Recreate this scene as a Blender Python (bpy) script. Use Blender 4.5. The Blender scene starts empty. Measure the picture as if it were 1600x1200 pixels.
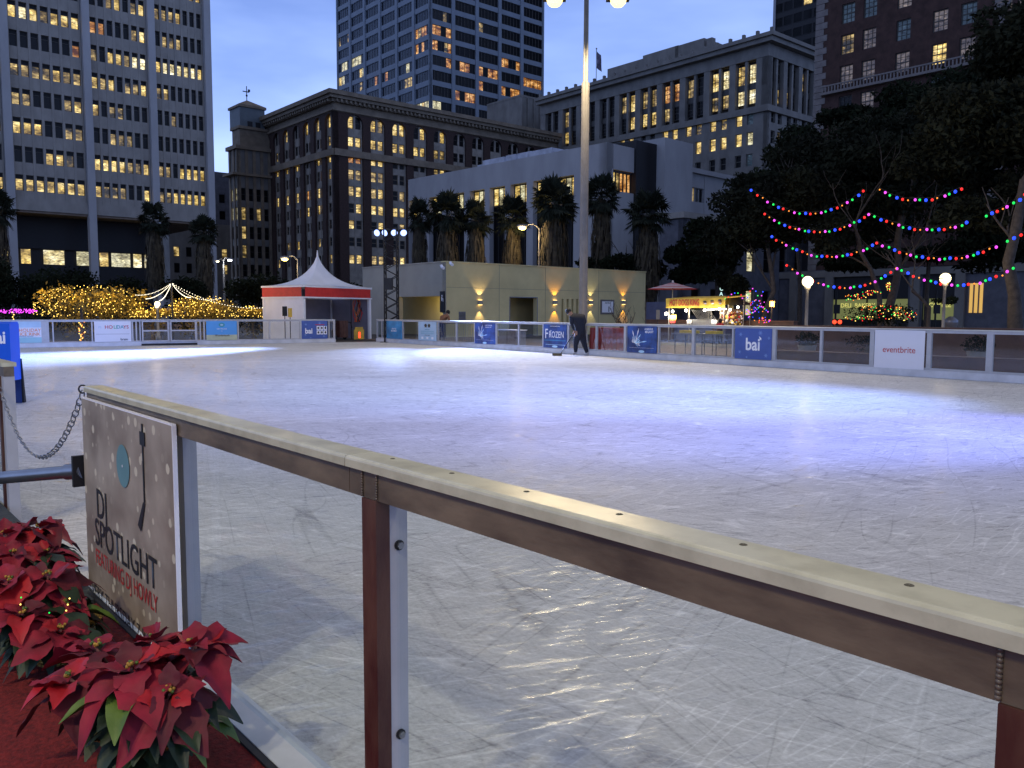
import bpy, math, random
import numpy as np
from mathutils import Vector, Matrix, Euler, noise as mnoise
R = math.radians
scene = bpy.context.scene
COL = scene.collection
rnd = random.Random(7)

# ---------------------------------------------------------------- camera
CAM_H, FPX = 1.43, 1300.0
cam_d = bpy.data.cameras.new('camera'); cam = bpy.data.objects.new('camera', cam_d); COL.objects.link(cam)
cam_d.sensor_width = 36.0; cam_d.lens = 36.0*FPX/1600; cam_d.clip_start = .05; cam_d.clip_end = 1500
CR = Matrix.Rotation(R(90-4.88), 3, 'X') @ Matrix.Rotation(R(0.2), 3, 'Z')
cam.matrix_world = Matrix.Translation((0, 0, CAM_H)) @ CR.to_4x4()
scene.camera = cam
scene.render.resolution_x, scene.render.resolution_y = 1024, 768

# ---------------------------------------------------------------- view and sky (dusk)
vs = scene.view_settings
vs.view_transform = 'Standard'; vs.look = 'None'; vs.exposure = 0; vs.gamma = 1; vs.use_curve_mapping = False
scene.render.engine = 'CYCLES'
scene.cycles.use_denoising = True
scene.cycles.use_light_tree = True
scene.cycles.max_bounces = 6; scene.cycles.transparent_max_bounces = 24
scene.cycles.sample_clamp_indirect = 3.0
scene.cycles.caustics_reflective = False; scene.cycles.caustics_refractive = False
world = bpy.data.worlds.new('World'); scene.world = world; world.use_nodes = True
wn, wl = world.node_tree.nodes, world.node_tree.links
bg = wn['Background']; bg.inputs[1].default_value = 3.7
tc = wn.new('ShaderNodeTexCoord'); sp = wn.new('ShaderNodeSeparateXYZ'); wl.new(tc.outputs['Generated'], sp.inputs[0])
mp = wn.new('ShaderNodeMapping'); mp.inputs['Scale'].default_value = (1.2, 1.2, 4.0); wl.new(tc.outputs['Generated'], mp.inputs[0])
cn = wn.new('ShaderNodeTexNoise'); cn.inputs['Scale'].default_value = 1.6; cn.inputs['Detail'].default_value = 5; cn.inputs['Roughness'].default_value = .55
wl.new(mp.outputs[0], cn.inputs[0])
cr = wn.new('ShaderNodeValToRGB'); el = cr.color_ramp.elements
el[0].position = 0.0; el[0].color = (.125, .18, .345, 1)
el[1].position = 1.0; el[1].color = (.09, .085, .09, 1)
e = el.new(.17); e.color = (.132, .195, .385, 1)
e = el.new(.38); e.color = (.086, .132, .28, 1)
e = el.new(.7); e.color = (.07, .08, .115, 1)
wl.new(sp.outputs[2], cr.inputs[0])
mx = wn.new('ShaderNodeMix'); mx.data_type = 'RGBA'; mx.blend_type = 'MULTIPLY'; mx.inputs[0].default_value = 1
cr2 = wn.new('ShaderNodeValToRGB'); cr2.color_ramp.elements[0].position = .36; cr2.color_ramp.elements[0].color = (.68, .72, .80, 1)
cr2.color_ramp.elements[1].position = .68; cr2.color_ramp.elements[1].color = (1.30, 1.22, 1.10, 1)
wl.new(cn.outputs[0], cr2.inputs[0]); wl.new(cr.outputs[0], mx.inputs[6]); wl.new(cr2.outputs[0], mx.inputs[7]); wl.new(mx.outputs[2], bg.inputs[0])

# ---------------------------------------------------------------- pixel <-> place
def ray(px, py): return (CR @ Vector(((px-800)/FPX, -(py-600)/FPX, -1)))
def at_z(px, py, z):
    d = ray(px, py); k = (z-CAM_H)/d.z; return Vector((0, 0, CAM_H)) + d*k
def at_y(px, py, Y):
    d = ray(px, py); return Vector((0, 0, CAM_H)) + d*(Y/d.y)
CRi = CR.transposed()
def proj(P):
    q = CRi @ (Vector(P)-Vector((0, 0, CAM_H)))
    if q.z > -.01: return None
    return (800+FPX*q.x/-q.z, 600-FPX*q.y/-q.z)
def u_for(P0, d, px, py=500):          # distance along the horizontal line P0+u*d seen at column px
    r = ray(px, py); P0 = Vector(P0); d = Vector(d)
    det = d.x*(-r.y)+r.x*d.y
    return ((-P0.x)*(-r.y) - (-r.x)*(-P0.y))/det
def z_for(P, py):                       # height at plan point P seen at row py
    px = 800+FPX*P[0]/P[1]
    d = ray(px, py); return CAM_H + d.z*(P[1]/d.y)

# ---------------------------------------------------------------- materials
MATS = {}
def _mat(name):
    m = bpy.data.materials.new(name); m.use_nodes = True; MATS[name] = m
    return m, m.node_tree.nodes, m.node_tree.links
def pm(name, col, rough=.6, var=.15, scale=3.0, bump=.0, metal=0.0, spec=.4, stretch=(1, 1, 1), col2=None, trans=0, lo=.35, hi=.65):
    if name in MATS: return MATS[name]
    m, n, l = _mat(name); b = n['Principled BSDF']
    b.inputs['Roughness'].default_value = rough; b.inputs['Metallic'].default_value = metal; b.inputs['Specular IOR Level'].default_value = spec
    t = n.new('ShaderNodeTexCoord'); p = n.new('ShaderNodeMapping'); p.inputs['Scale'].default_value = stretch
    l.new(t.outputs['Object'], p.inputs[0])
    z = n.new('ShaderNodeTexNoise'); z.inputs['Scale'].default_value = scale; z.inputs['Detail'].default_value = 6; z.inputs['Roughness'].default_value = .6
    l.new(p.outputs[0], z.inputs[0])
    r = n.new('ShaderNodeValToRGB'); a, c = r.color_ramp.elements
    a.position = lo; c.position = hi
    a.color = (*[max(0, x*(1-var)) for x in col], 1); c.color = (*(col2 or [min(1, x*(1+var)) for x in col]), 1)
    l.new(z.outputs[0], r.inputs[0]); l.new(r.outputs[0], b.inputs['Base Color'])
    if bump:
        q = n.new('ShaderNodeBump'); q.inputs['Strength'].default_value = bump; q.inputs['Distance'].default_value = .02
        l.new(z.outputs[0], q.inputs['Height']); l.new(q.outputs[0], b.inputs['Normal'])
    if trans:
        b.inputs['Transmission Weight'].default_value = trans
    return m
def em(name, col, strength=1.0, sample=False):
    if name in MATS: return MATS[name]
    m, n, l = _mat(name); b = n['Principled BSDF']
    b.inputs['Base Color'].default_value = (*[min(.8, c) for c in col], 1)
    b.inputs['Emission Color'].default_value = (*col, 1); b.inputs['Emission Strength'].default_value = strength
    if not sample: m.cycles.emission_sampling = 'NONE'
    return m
def litmat(name, lo, mid, hi, scale=1.0):
    """a lit room behind glass: uneven interior light, bright ceiling fittings"""
    m, n, l = _mat(name); b = n['Principled BSDF']; m.cycles.emission_sampling = 'NONE'
    b.inputs['Base Color'].default_value = (.02, .02, .02, 1); b.inputs['Roughness'].default_value = .15
    g = n.new('ShaderNodeNewGeometry'); p = n.new('ShaderNodeMapping'); p.inputs['Scale'].default_value = (.5, .5, .9); l.new(g.outputs['Position'], p.inputs[0])
    z = n.new('ShaderNodeTexNoise'); z.inputs['Scale'].default_value = 1.1*scale; z.inputs['Detail'].default_value = 3; l.new(p.outputs[0], z.inputs[0])
    r = n.new('ShaderNodeValToRGB'); es = r.color_ramp.elements
    es[0].position = .36; es[0].color = (*lo, 1); es[1].position = .66; es[1].color = (*hi, 1); q = es.new(.5); q.color = (*mid, 1)
    p2 = n.new('ShaderNodeMapping'); p2.inputs['Scale'].default_value = (1, 1, 2.2); l.new(g.outputs['Position'], p2.inputs[0]); z2 = n.new('ShaderNodeTexNoise'); z2.inputs['Scale'].default_value = 2.3; z2.inputs['Detail'].default_value = 2; l.new(p2.outputs[0], z2.inputs[0])
    r2 = n.new('ShaderNodeValToRGB'); q2 = r2.color_ramp.elements; q2[0].position = .34; q2[0].color = (.35, .33, .3, 1); q2[1].position = .70; q2[1].color = (2.4, 2.3, 2.0, 1); q3 = q2.new(.48); q3.color = (.9, .9, .9, 1); q3 = q2.new(.62); q3.color = (1, 1, 1, 1)
    l.new(z2.outputs[0], r2.inputs[0]); x = n.new('ShaderNodeMix'); x.data_type = 'RGBA'; x.blend_type = 'MULTIPLY'; x.inputs[0].default_value = 1; l.new(r.outputs[0], x.inputs[6]); l.new(r2.outputs[0], x.inputs[7])
    l.new(z.outputs[0], r.inputs[0]); l.new(x.outputs[2], b.inputs['Emission Color']); b.inputs['Emission Strength'].default_value = 1
    return m
litmat('lit_warm', (.22, .14, .03), (.80, .55, .15), (1.2, .95, .42))
litmat('lit_bright', (.55, .42, .16), (1.0, .85, .45), (1.6, 1.5, 1.1))
litmat('lit_dim', (.03, .024, .012), (.28, .19, .06), (.85, .62, .24))
litmat('lit_orange', (.10, .03, .006), (.45, .18, .03), (1.0, .55, .20))
litmat('lit_pale', (.25, .22, .12), (.62, .56, .32), (1.0, .95, .65))
litmat('lit_curtain', (.06, .05, .055), (.12, .10, .10), (.19, .155, .145))
litmat('lit_cold', (.012, .022, .035), (.018, .034, .055), (.03, .05, .08))
def gl_dark(name, col=(.012, .013, .016), rough=.12, spec=.5):
    m, n, l = _mat(name); b = n['Principled BSDF']; b.inputs['Base Color'].default_value = (*col, 1)
    b.inputs['Roughness'].default_value = rough; b.inputs['Specular IOR Level'].default_value = spec
    g = n.new('ShaderNodeNewGeometry'); z = n.new('ShaderNodeTexNoise'); z.inputs['Scale'].default_value = .9; l.new(g.outputs['Position'], z.inputs[0])
    q = n.new('ShaderNodeBump'); q.inputs['Strength'].default_value = .05; l.new(z.outputs[0], q.inputs['Height']); l.new(q.outputs[0], b.inputs['Normal'])
    return m
gl_dark('glass_dark', (.008, .008, .009), .3, .2); gl_dark('glass_blue', (.006, .009, .014), .18, .3); gl_dark('glass_black', (.004, .004, .005), .3, .15)
LIT = {'b': 'lit_warm', 'B': 'lit_bright', 'h': 'lit_dim', 'o': 'lit_orange', 'd': 'glass_dark', 'p': 'lit_pale', 'c': 'lit_curtain', 'k': 'glass_black', 'e': 'lit_cold', 'u': 'glass_blue'}
def clearmat(name, tint=(.93, .96, .97), gloss=.10):
    m, n, l = _mat(name); n.remove(n['Principled BSDF']); o = n['Material Output']
    t = n.new('ShaderNodeBsdfTransparent'); t.inputs[0].default_value = (*tint, 1)
    g = n.new('ShaderNodeBsdfGlossy'); g.inputs['Roughness'].default_value = .04
    f = n.new('ShaderNodeFresnel'); f.inputs[0].default_value = 1.45
    s = s0 = n.new('ShaderNodeMath'); s.operation = 'MULTIPLY'; s.inputs[1].default_value = gloss*10; s.use_clamp = True
    cl = n.new('ShaderNodeMath'); cl.operation = 'MINIMUM'; cl.inputs[1].default_value = gloss*2; l.new(s.outputs[0], cl.inputs[0]); s = cl
    x = n.new('ShaderNodeMixShader'); l.new(f.outputs[0], s0.inputs[0]); l.new(s.outputs[0], x.inputs[0]); l.new(t.outputs[0], x.inputs[1]); l.new(g.outputs[0], x.inputs[2]); l.new(x.outputs[0], o.inputs[0])
    return m
clearmat('acrylic', gloss=.10); clearmat('acrylic_near', gloss=.025)

# ---------------------------------------------------------------- mesh collecting
class MB:
    def __init__(s): s.v = []; s.f = []; s.m = []; s.mats = []; s.sm = []
    def mi(s, mat):
        if isinstance(mat, str): mat = MATS[mat]
        if mat not in s.mats: s.mats.append(mat)
        return s.mats.index(mat)
    def add(s, vs_, fs, mat, smooth=False):
        o = len(s.v); k = s.mi(mat); s.v += [tuple(p) for p in vs_]
        for f in fs: s.f.append([i+o for i in f]); s.m.append(k); s.sm.append(smooth)
        return s
    def box(s, a, b, mat, M=None):
        x0, y0, z0 = a; x1, y1, z1 = b
        if x0 > x1: x0, x1 = x1, x0
        if y0 > y1: y0, y1 = y1, y0
        if z0 > z1: z0, z1 = z1, z0
        p = [(x0, y0, z0), (x1, y0, z0), (x1, y1, z0), (x0, y1, z0), (x0, y0, z1), (x1, y0, z1), (x1, y1, z1), (x0, y1, z1)]
        if M is not None: p = [tuple(M @ Vector(q)) for q in p]
        return s.add(p, [(0, 3, 2, 1), (4, 5, 6, 7), (0, 1, 5, 4), (1, 2, 6, 5), (2, 3, 7, 6), (3, 0, 4, 7)], mat)
    def prism(s, prof, x0, x1, mat, smooth=False):   # profile (y,z) extruded along x
        n = len(prof); p = [(x0, y, z) for y, z in prof]+[(x1, y, z) for y, z in prof]
        fs = [(i, i+n, (i+1) % n+n, (i+1) % n) for i in range(n)]
        s.add(p, fs, mat, smooth); return s.add(p, [tuple(range(n)), tuple(range(2*n-1, n-1, -1))], mat)
    def tube(s, pts, rad, mat, n=8, caps=True, smooth=True):
        pts = [Vector(p) for p in pts]
        if not isinstance(rad, (list, tuple)): rad = [rad]*len(pts)
        vs_ = []; prev = None
        for i, p in enumerate(pts):
            t = (pts[min(i+1, len(pts)-1)]-pts[max(i-1, 0)])
            t = t.normalized() if t.length > 1e-9 else Vector((0, 0, 1))
            if prev is None:
                a = Vector((0, 0, 1)) if abs(t.z) < .9 else Vector((1, 0, 0)); u = t.cross(a).normalized()
            else:
                u = (prev-t*prev.dot(t)); u = u.normalized() if u.length > 1e-6 else t.orthogonal().normalized()
            prev = u; w = t.cross(u)
            for k in range(n):
                an = 2*math.pi*k/n; vs_.append(p+(u*math.cos(an)+w*math.sin(an))*rad[i])
        fs = [(i*n+k, i*n+(k+1) % n, (i+1)*n+(k+1) % n, (i+1)*n+k) for i in range(len(pts)-1) for k in range(n)]
        s.add(vs_, fs, mat, smooth)
        if caps: s.add(vs_, [tuple(range(n-1, -1, -1)), tuple(range((len(pts)-1)*n, len(pts)*n))], mat)
        return s
    def lathe(s, prof, c, mat, n=20, smooth=True):   # profile (r,z)
        vs_ = [(c[0]+r*math.cos(2*math.pi*k/n), c[1]+r*math.sin(2*math.pi*k/n), c[2]+z) for r, z in prof for k in range(n)]
        fs = [(i*n+k, i*n+(k+1) % n, (i+1)*n+(k+1) % n, (i+1)*n+k) for i in range(len(prof)-1) for k in range(n)]
        return s.add(vs_, fs, mat, smooth)
    def ball(s, c, r, mat, n=10, sc=(1, 1, 1)):
        h = n//2+1; vs_ = [];
        for i in range(h+1):
            ph = math.pi*i/h
            for k in range(n): vs_.append((c[0]+r*sc[0]*math.sin(ph)*math.cos(2*math.pi*k/n), c[1]+r*sc[1]*math.sin(ph)*math.sin(2*math.pi*k/n), c[2]-r*sc[2]*math.cos(ph)))
        fs = [(i*n+k, i*n+(k+1) % n, (i+1)*n+(k+1) % n, (i+1)*n+k) for i in range(h) for k in range(n)]
        return s.add(vs_, fs, mat, True)
    def mesh(s, name):
        me = bpy.data.meshes.new(name); me.from_pydata(s.v, [], s.f)
        for m in s.mats: me.materials.append(m)
        me.polygons.foreach_set('material_index', s.m); me.polygons.foreach_set('use_smooth', s.sm); me.update()
        return me
    def build(s, name, parent=None, M=None):
        return link(name, s.mesh(name), parent, M)
def link(name, me, parent=None, M=None):
    o = bpy.data.objects.new(name, me); COL.objects.link(o)
    if parent: o.parent = parent
    if M is not None: o.matrix_local = M
    return o
def empty(name, loc=(0, 0, 0), rz=0.0):
    o = bpy.data.objects.new(name, None); COL.objects.link(o); o.location = loc; o.rotation_euler = (0, 0, rz); o.empty_display_size = .2
    return o
def tag(o, label, cat, group=None, kind=None):
    if label: o['label'] = label
    if cat: o['category'] = cat
    if group: o['group'] = group
    if kind: o['kind'] = kind
    return o
def struct(o): o['kind'] = 'structure'; return o
def copy_tree(o, parent=None):
    c = o.copy(); COL.objects.link(c); c.parent = parent
    for ch in list(o.children): copy_tree(ch, c)
    return c
def frame(P0, d):   # local x along d, facing local -y
    return Matrix.Translation(Vector(P0)) @ Matrix.Rotation(math.atan2(d[1], d[0]), 4, 'Z')
def light(name, typ, loc, power, col, parent=None, size=.1, aim=None, cone=60, blend=.5):
    d = bpy.data.lights.new(name, typ); d.energy = power; d.color = col
    if typ in ('POINT', 'SPOT'): d.shadow_soft_size = size
    if typ == 'SPOT': d.spot_size = R(cone); d.spot_blend = blend
    o = bpy.data.objects.new(name, d); COL.objects.link(o)
    M = Matrix.Translation(loc)
    if aim is not None: M = M @ (Vector(aim)-Vector(loc)).to_track_quat('-Z', 'Y').to_matrix().to_4x4()
    if parent:
        o.parent = parent; o.matrix_parent_inverse = Matrix.Identity(4)
        bpy_world = world_of(parent); o.matrix_local = bpy_world.inverted() @ M
    else: o.matrix_world = M
    return o
def world_of(o):
    M = o.matrix_basis.copy()
    while o.parent: o = o.parent; M = o.matrix_basis @ M
    return M
def text_mesh(s, size, mat, bold=0.0, align='LEFT', spacing=1.0, shear=0.0, xs=1.0, depth=.002):
    """lettering as a mesh in the x-z plane, facing -y"""
    c = bpy.data.curves.new('lettering', 'FONT'); c.body = s; c.size = size; c.align_x = align; c.offset = bold*size; c.extrude = depth
    c.space_character = spacing; c.shear = shear; c.resolution_u = 3
    o = bpy.data.objects.new('lettering', c)
    me = bpy.data.meshes.new_from_object(o); bpy.data.objects.remove(o); bpy.data.curves.remove(c)
    me.transform(Matrix.Diagonal((xs, 1, 1, 1))); me.transform(Matrix.Rotation(R(90), 4, 'X'))
    me.materials.clear(); me.materials.append(MATS[mat] if isinstance(mat, str) else mat); me.name = 'lettering'
    return me
# ================================================================= THE SETTING
AX = R(40.5)                                     # the city grid against the view
bdir = Vector((math.cos(AX), math.sin(AX), 0)); adir = Vector((-math.sin(AX), math.cos(AX), 0))
pm('paving', (.055, .048, .045), .75, .25, .6, .3); pm('asphalt', (.045, .045, .05), .85, .2, 2); pm('red_carpet', (.16, .012, .010), .95, .35, 60, .5)
pm('concrete_cool', (.27, .25, .22), .8, .12, .8, .1, stretch=(1, 1, .5)); pm('concrete_white', (.34, .335, .335), .75, .10, .35, .05, stretch=(1, 1, .4))
pm('concrete_dark', (.10, .10, .115), .85, .2, 1); pm('stone_grey', (.165, .155, .14), .85, .18, .5, .2, stretch=(1, 1, .6)); pm('stone_infill', (.27, .24, .20), .85, .2, .8); pm('roof_pale', (.42, .44, .50), .7, .25, .6); pm('stone_brown', (.20, .16, .115), .85, .22, .6, .3)
pm('brick_dark', (.05, .030, .025), .9, .25, 3, .3); pm('brick_red', (.052, .027, .022), .9, .3, 1.2, .3); pm('stucco_beige', (.62, .53, .27), .85, .10, .5, .08)
pm('stucco_grey', (.36, .34, .28), .85, .08, .6, .05); pm('metal_grey', (.22, .22, .24), .45, .15, 8, metal=.7); pm('metal_dark', (.02, .02, .022), .5, .2, 10, metal=.3)
pm('soffit', (.20, .15, .11), .8, .2, 1); pm('frame_bronze', (.05, .045, .04), .5); pm('frame_white', (.45, .45, .48), .5); pm('pale_panel', (.10, .12, .13), .6, .1, 1)
pm('tower_grid', (.17, .20, .24), .7, .08, .3); pm('near_black', (.01, .01, .012), .6); pm('quoin', (.17, .15, .14), .8, .15, 2); pm('wall_rail_brown', (.10, .055, .04), .8, .2, 2)

def ice_material():
    m, n, l = _mat('ice'); b = n['Principled BSDF']
    b.inputs['IOR'].default_value = 1.31; b.inputs['Specular IOR Level'].default_value = .4
    g = n.new('ShaderNodeTexCoord')
    def mapn(scale, rot=0, loc=(0, 0, 0)):
        p = n.new('ShaderNodeMapping'); p.vector_type = 'TEXTURE'; p.inputs['Scale'].default_value = [1/q for q in scale]; p.inputs['Rotation'].default_value = (0, 0, R(rot)); p.inputs['Location'].default_value = loc
        l.new(g.outputs['Object'], p.inputs[0]); return p
    def noise(p, scale, det=5, rough=.6, dist=0):
        z = n.new('ShaderNodeTexNoise'); z.inputs['Scale'].default_value = scale; z.inputs['Detail'].default_value = det; z.inputs['Roughness'].default_value = rough; z.inputs['Distortion'].default_value = dist
        l.new(p.outputs[0], z.inputs[0]); return z.outputs[0]
    def ramp(f, p0, p1, c0=0, c1=1):
        r = n.new('ShaderNodeMapRange'); r.inputs[1].default_value = p0; r.inputs[2].default_value = p1; r.inputs[3].default_value = c0; r.inputs[4].default_value = c1
        l.new(f, r.inputs[0]); return r.outputs[0]
    def math_(op, a, b_=None, v=None):
        q = n.new('ShaderNodeMath'); q.operation = op; l.new(a, q.inputs[0])
        if b_ is not None: l.new(b_, q.inputs[1])
        if v is not None: q.inputs[1].default_value = v
        return q.outputs[0]
    def line(p, scale, eps, det=0, dist=.0):   # long thin contour lines = blade cuts
        scale *= 1.5; eps *= 1.6
        z = noise(p, scale, det, .5, dist); d = math_('ABSOLUTE', math_('SUBTRACT', z, v=.5)); return ramp(d, 0, eps, 1, 0)
    D = []; W_ = []
    for k, (sc_, eps, an, rot) in enumerate([(2.2, .010, .10, 20), (3.4, .013, .09, -38), (5.0, .018, .10, 33), (2.8, .011, .08, 62), (6.5, .022, .12, -12), (1.2, .0045, .22, -55), (4.2, .016, .09, 8), (3.0, .012, .09, -68), (7.5, .026, .12, 48), (1.5, .005, .2, 28), (5.6, .020, .10, -28), (.8, .0022, .3, 5)]):
        (D if k % 2 else W_).append(line(mapn((an, 1, 1), rot, (k*7.3, k*3.1, k)), sc_, eps*.8, 0, .06))
    def patchy(x, k): return math_('MULTIPLY', x, ramp(noise(mapn((1, 1, 1), 0, (k*5, 5, k)), .8, 4), .42, .58))
    dark = patchy(D[0], 1)
    for i, q in enumerate(D[1:]): dark = math_('ADD', dark, patchy(q, i+2))
    lite = patchy(W_[0], 9)
    for i, q in enumerate(W_[1:]): lite = math_('ADD', lite, patchy(q, i+12))
    s1 = noise(mapn((.45, 7, 1), 16), 9.0, 6, .72, .05); s2 = noise(mapn((.5, 7, 1), -34, (3, 3, 3)), 8.5, 6, .72, .05); s3 = noise(mapn((7, .5, 1), 24, (9, 1, 3)), 8.0, 6, .70, .05)
    fine = noise(mapn((1, 1, 1)), 48, 4, .75); big = noise(mapn((.45, 1.3, 1), -14), .30, 6, .62, .8); mid = noise(mapn((.6, 1.6, 1), 20, (2, 7, 1)), 1.3, 7, .72, .5)
    v = math_('ADD', ramp(s1, .34, .66, 0, .19), ramp(s2, .34, .66, 0, .19)); v = math_('ADD', v, ramp(s3, .34, .66, 0, .18))
    v = math_('ADD', v, ramp(fine, .34, .66, 0, .30)); v = math_('ADD', v, ramp(big, .30, .62, 0, .24)); v = math_('ADD', v, ramp(mid, .34, .62, 0, .10))
    v = math_('ADD', math_('MULTIPLY', v, v=.80), v=-.03)
    v = math_('SUBTRACT', v, math_('MULTIPLY', dark, v=.22)); v = math_('ADD', v, math_('MULTIPLY', lite, v=.24))
    cr_ = n.new('ShaderNodeValToRGB'); es = cr_.color_ramp.elements
    es[0].position = .08; es[0].color = (.28, .28, .28, 1); es[1].position = 1.0; es[1].color = (.84, .83, .80, 1)
    q = es.new(.40); q.color = (.49, .49, .475, 1); q = es.new(.7); q.color = (.65, .65, .63, 1)
    l.new(v, cr_.inputs[0]); l.new(cr_.outputs[0], b.inputs['Base Color'])
    wet = ramp(noise(mapn((.5, 2.5, 1), 20, (4, 4, 4)), 7.5, 6, .75), .52, .60, 0, 1); l.new(ramp(wet, 0, 1, .65, .16), b.inputs['Roughness']); l.new(ramp(wet, 0, 1, .12, .55), b.inputs['Specular IOR Level'])
    bp = n.new('ShaderNodeBump'); bp.inputs['Strength'].default_value = .5; bp.inputs['Distance'].default_value = .0016
    l.new(v, bp.inputs['Height'])
    bp2 = n.new('ShaderNodeBump'); bp2.inputs['Strength'].default_value = .35; bp2.inputs['Distance'].default_value = .0010
    l.new(fine, bp2.inputs['Height']); l.new(bp.outputs[0], bp2.inputs['Normal']); l.new(bp2.outputs[0], b.inputs['Normal'])
    return m
ice_material()

# ground sheet, street, ice
g = MB(); g.add([(-500, -60, -.02), (500, -60, -.02), (500, 700, -.02), (-500, 700, -.02)], [(0, 1, 2, 3)], 'paving'); struct(g.build('ground'))

# rink geometry: corner, right board line, far board line
_r1, _r2 = at_z(640, 537, 0), at_z(1600, 599.5, 0)
rd = (_r2-_r1).normalized()                      # toward the camera along the right boards
C0 = _r1 + rd*u_for(_r1, rd, 590)
fd = Vector((-rd.y, rd.x, 0))                    # far boards, left -> right, ends at C0
fd = (Vector((math.cos(R(33.5)), math.sin(R(33.5)), 0)))
N1, N2 = at_z(130, 594, 1.1), at_z(585, 705, 1.1)
N3 = at_z(1600, 948, 1.1)
for p in (N1, N2, N3, C0): p.z = 0
nd = (N3-N1).normalized()
# ice slab polygon
Nfar = N1 - nd*26; Nnear = N3 + nd*12; Rnear = C0 + rd*44; Lfar = C0 - fd*34
g = MB(); g.add([(Nfar.x, Nfar.y, 0), (Nnear.x, Nnear.y, 0), (Rnear.x, Rnear.y, 0), (C0.x, C0.y, 0), (Lfar.x, Lfar.y, 0)], [(0, 1, 2, 3, 4)], 'ice')
struct(g.build('ice_rink_surface'))
print('RINK', C0, rd, fd, N1, N2, N3, nd)

# ================================================================= BUILDINGS
WM = {}
def window_mesh(w, h, style, lit, fr):
    key = (round(w, 2), round(h, 2), style, lit, fr)
    if key in WM: return WM[key]
    b = MB(); pane = LIT[lit]; t = min(.09, w*.08)
    b.box((-w/2, 0, 0), (-w/2+t, .12, h), fr); b.box((w/2-t, 0, 0), (w/2, .12, h), fr)
    b.box((-w/2+t, 0, 0), (w/2-t, .12, t), fr); b.box((-w/2+t, 0, h-t), (w/2-t, .12, h), fr)
    def P(x0, x1, z0, z1, m): b.add([(x0, .10, z0), (x1, .10, z0), (x1, .10, z1), (x0, .10, z1)], [(0, 1, 2, 3)], m)
    if style == 'transom':
        P(-w/2+t, w/2-t, t, h*.74, pane); P(-w/2+t, w/2-t, h*.74, h-t, 'glass_black'); b.box((-w/2+t, .01, h*.72), (w/2-t, .09, h*.76), fr)
    elif style == 'sash':
        P(-w/2+t, w/2-t, t, h-t, pane); b.box((-w/2+t, .02, h*.5-.04), (w/2-t, .09, h*.5+.04), fr)
    elif style == 'grid':
        P(-w/2+t, w/2-t, t, h-t, pane); b.box((-w/2+t, .02, h*.5-.05), (w/2-t, .09, h*.5+.05), fr)
        for k in (1, 2): x = -w/2+w*k/3; b.box((x-.025, .03, t), (x+.025, .09, h*.5-.05), fr); b.box((x-.025, .03, h*.5+.05), (x+.025, .09, h-t), fr)
        for z in (.25, .75): b.box((-w/2+t, .04, h*z-.02), (w/2-t, .095, h*z+.02), fr)
    elif style.startswith('ribbon'):             # ribbonN:codes per pane
        codes = style.split(':')[1]; N = len(codes)
        for k, c in enumerate(codes):
            x0 = -w/2+t+(w-2*t)*k/N; x1 = -w/2+t+(w-2*t)*(k+1)/N; P(x0, x1, t, h-t, LIT[c])
            if k: b.box((x0-.06, .0, t), (x0+.06, .09, h-t), fr)
    else: P(-w/2+t, w/2-t, t, h-t, pane)
    WM[key] = b.mesh('window'); return WM[key]
MA = Matrix.Rotation(R(-90), 4, 'Z')
class Bld:
    def __init__(s, name, label, cat, P0, rz=AX):
        s.root = empty(name, (P0[0], P0[1], 0), rz); tag(s.root, label, cat); s.W = s.root.matrix_basis.copy() if False else Matrix.Translation((P0[0], P0[1], 0)) @ Matrix.Rotation(rz, 4, 'Z')
        s.wins = []; s.P0 = Vector((P0[0], P0[1], 0)); s.a = Vector((-math.sin(rz), math.cos(rz), 0)); s.b = Vector((math.cos(rz), math.sin(rz), 0))
    def S(s, side): return Matrix.Identity(4) if side == 'B' else MA
    def x(s, side, px, py=300):                  # canonical x on that face seen at column px
        return u_for(s.P0, s.b, px, py) if side == 'B' else -u_for(s.P0, s.a, px, py)
    def z(s, side, x, py):
        return z_for(s.P0+(s.b*x if side == 'B' else s.a*-x), py)
    def win(s, side, x, z, w, h, style, lit, fr='frame_bronze', rec=.2):
        s.wins.append((s.S(side) @ Matrix.Translation((x, rec, z)), w, h, style, lit, fr))
    def grid(s, side, mb, x0, x1, z0, z1, xs, zs, mat, th=.6, spand=None, sp_in=.06):
        """wall between x0..x1, z0..z1 with openings xs [(xa,xb)] x zs [(za,zb)]"""
        M = s.S(side); cur = x0
        for xa, xb in xs+[(x1, x1)]:
            if xa-cur > .01: mb.box((cur, 0, z0), (xa, th, z1), mat, M)
            cur = xb
        for xa, xb in (xs if zs else []):
            cz = z0
            for za, zb in zs+[(z1, z1)]:
                if za-cz > .01: mb.box((xa, sp_in, cz), (xb, th, za), spand or mat, M)
                cz = zb
    def finish(s, cap=100, name='window'):
        lst = []
        for w in s.wins:
            Mw = s.W @ w[0]; c = Mw @ Vector((0, 0, w[2]/2)); p = proj(c); v = -1
            if p and -30 < p[0] < 1630 and -30 < p[1] < 1230:
                v = w[1]*w[2]/(c.length**2)
            lst.append((v, w))
        lst.sort(key=lambda q: -q[0]); rest = MB()
        n = 0
        for v, w in lst:
            me = window_mesh(*w[1:])
            if n < cap and v > 0: link(name, me, s.root, w[0]); n += 1
            else:
                M = w[0]; rest.add([M @ x.co for x in me.vertices], [list(p.vertices) for p in me.polygons], 'glass_dark')
                base = len(rest.m)-len(me.polygons)
                for i, p in enumerate(me.polygons): rest.m[base+i] = rest.mi(me.materials[p.material_index])
        if rest.v:
            o = rest.build('windows', s.root); o['kind'] = 'stuff'
def rcode(seq, r=rnd): return r.choice(seq)

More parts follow.
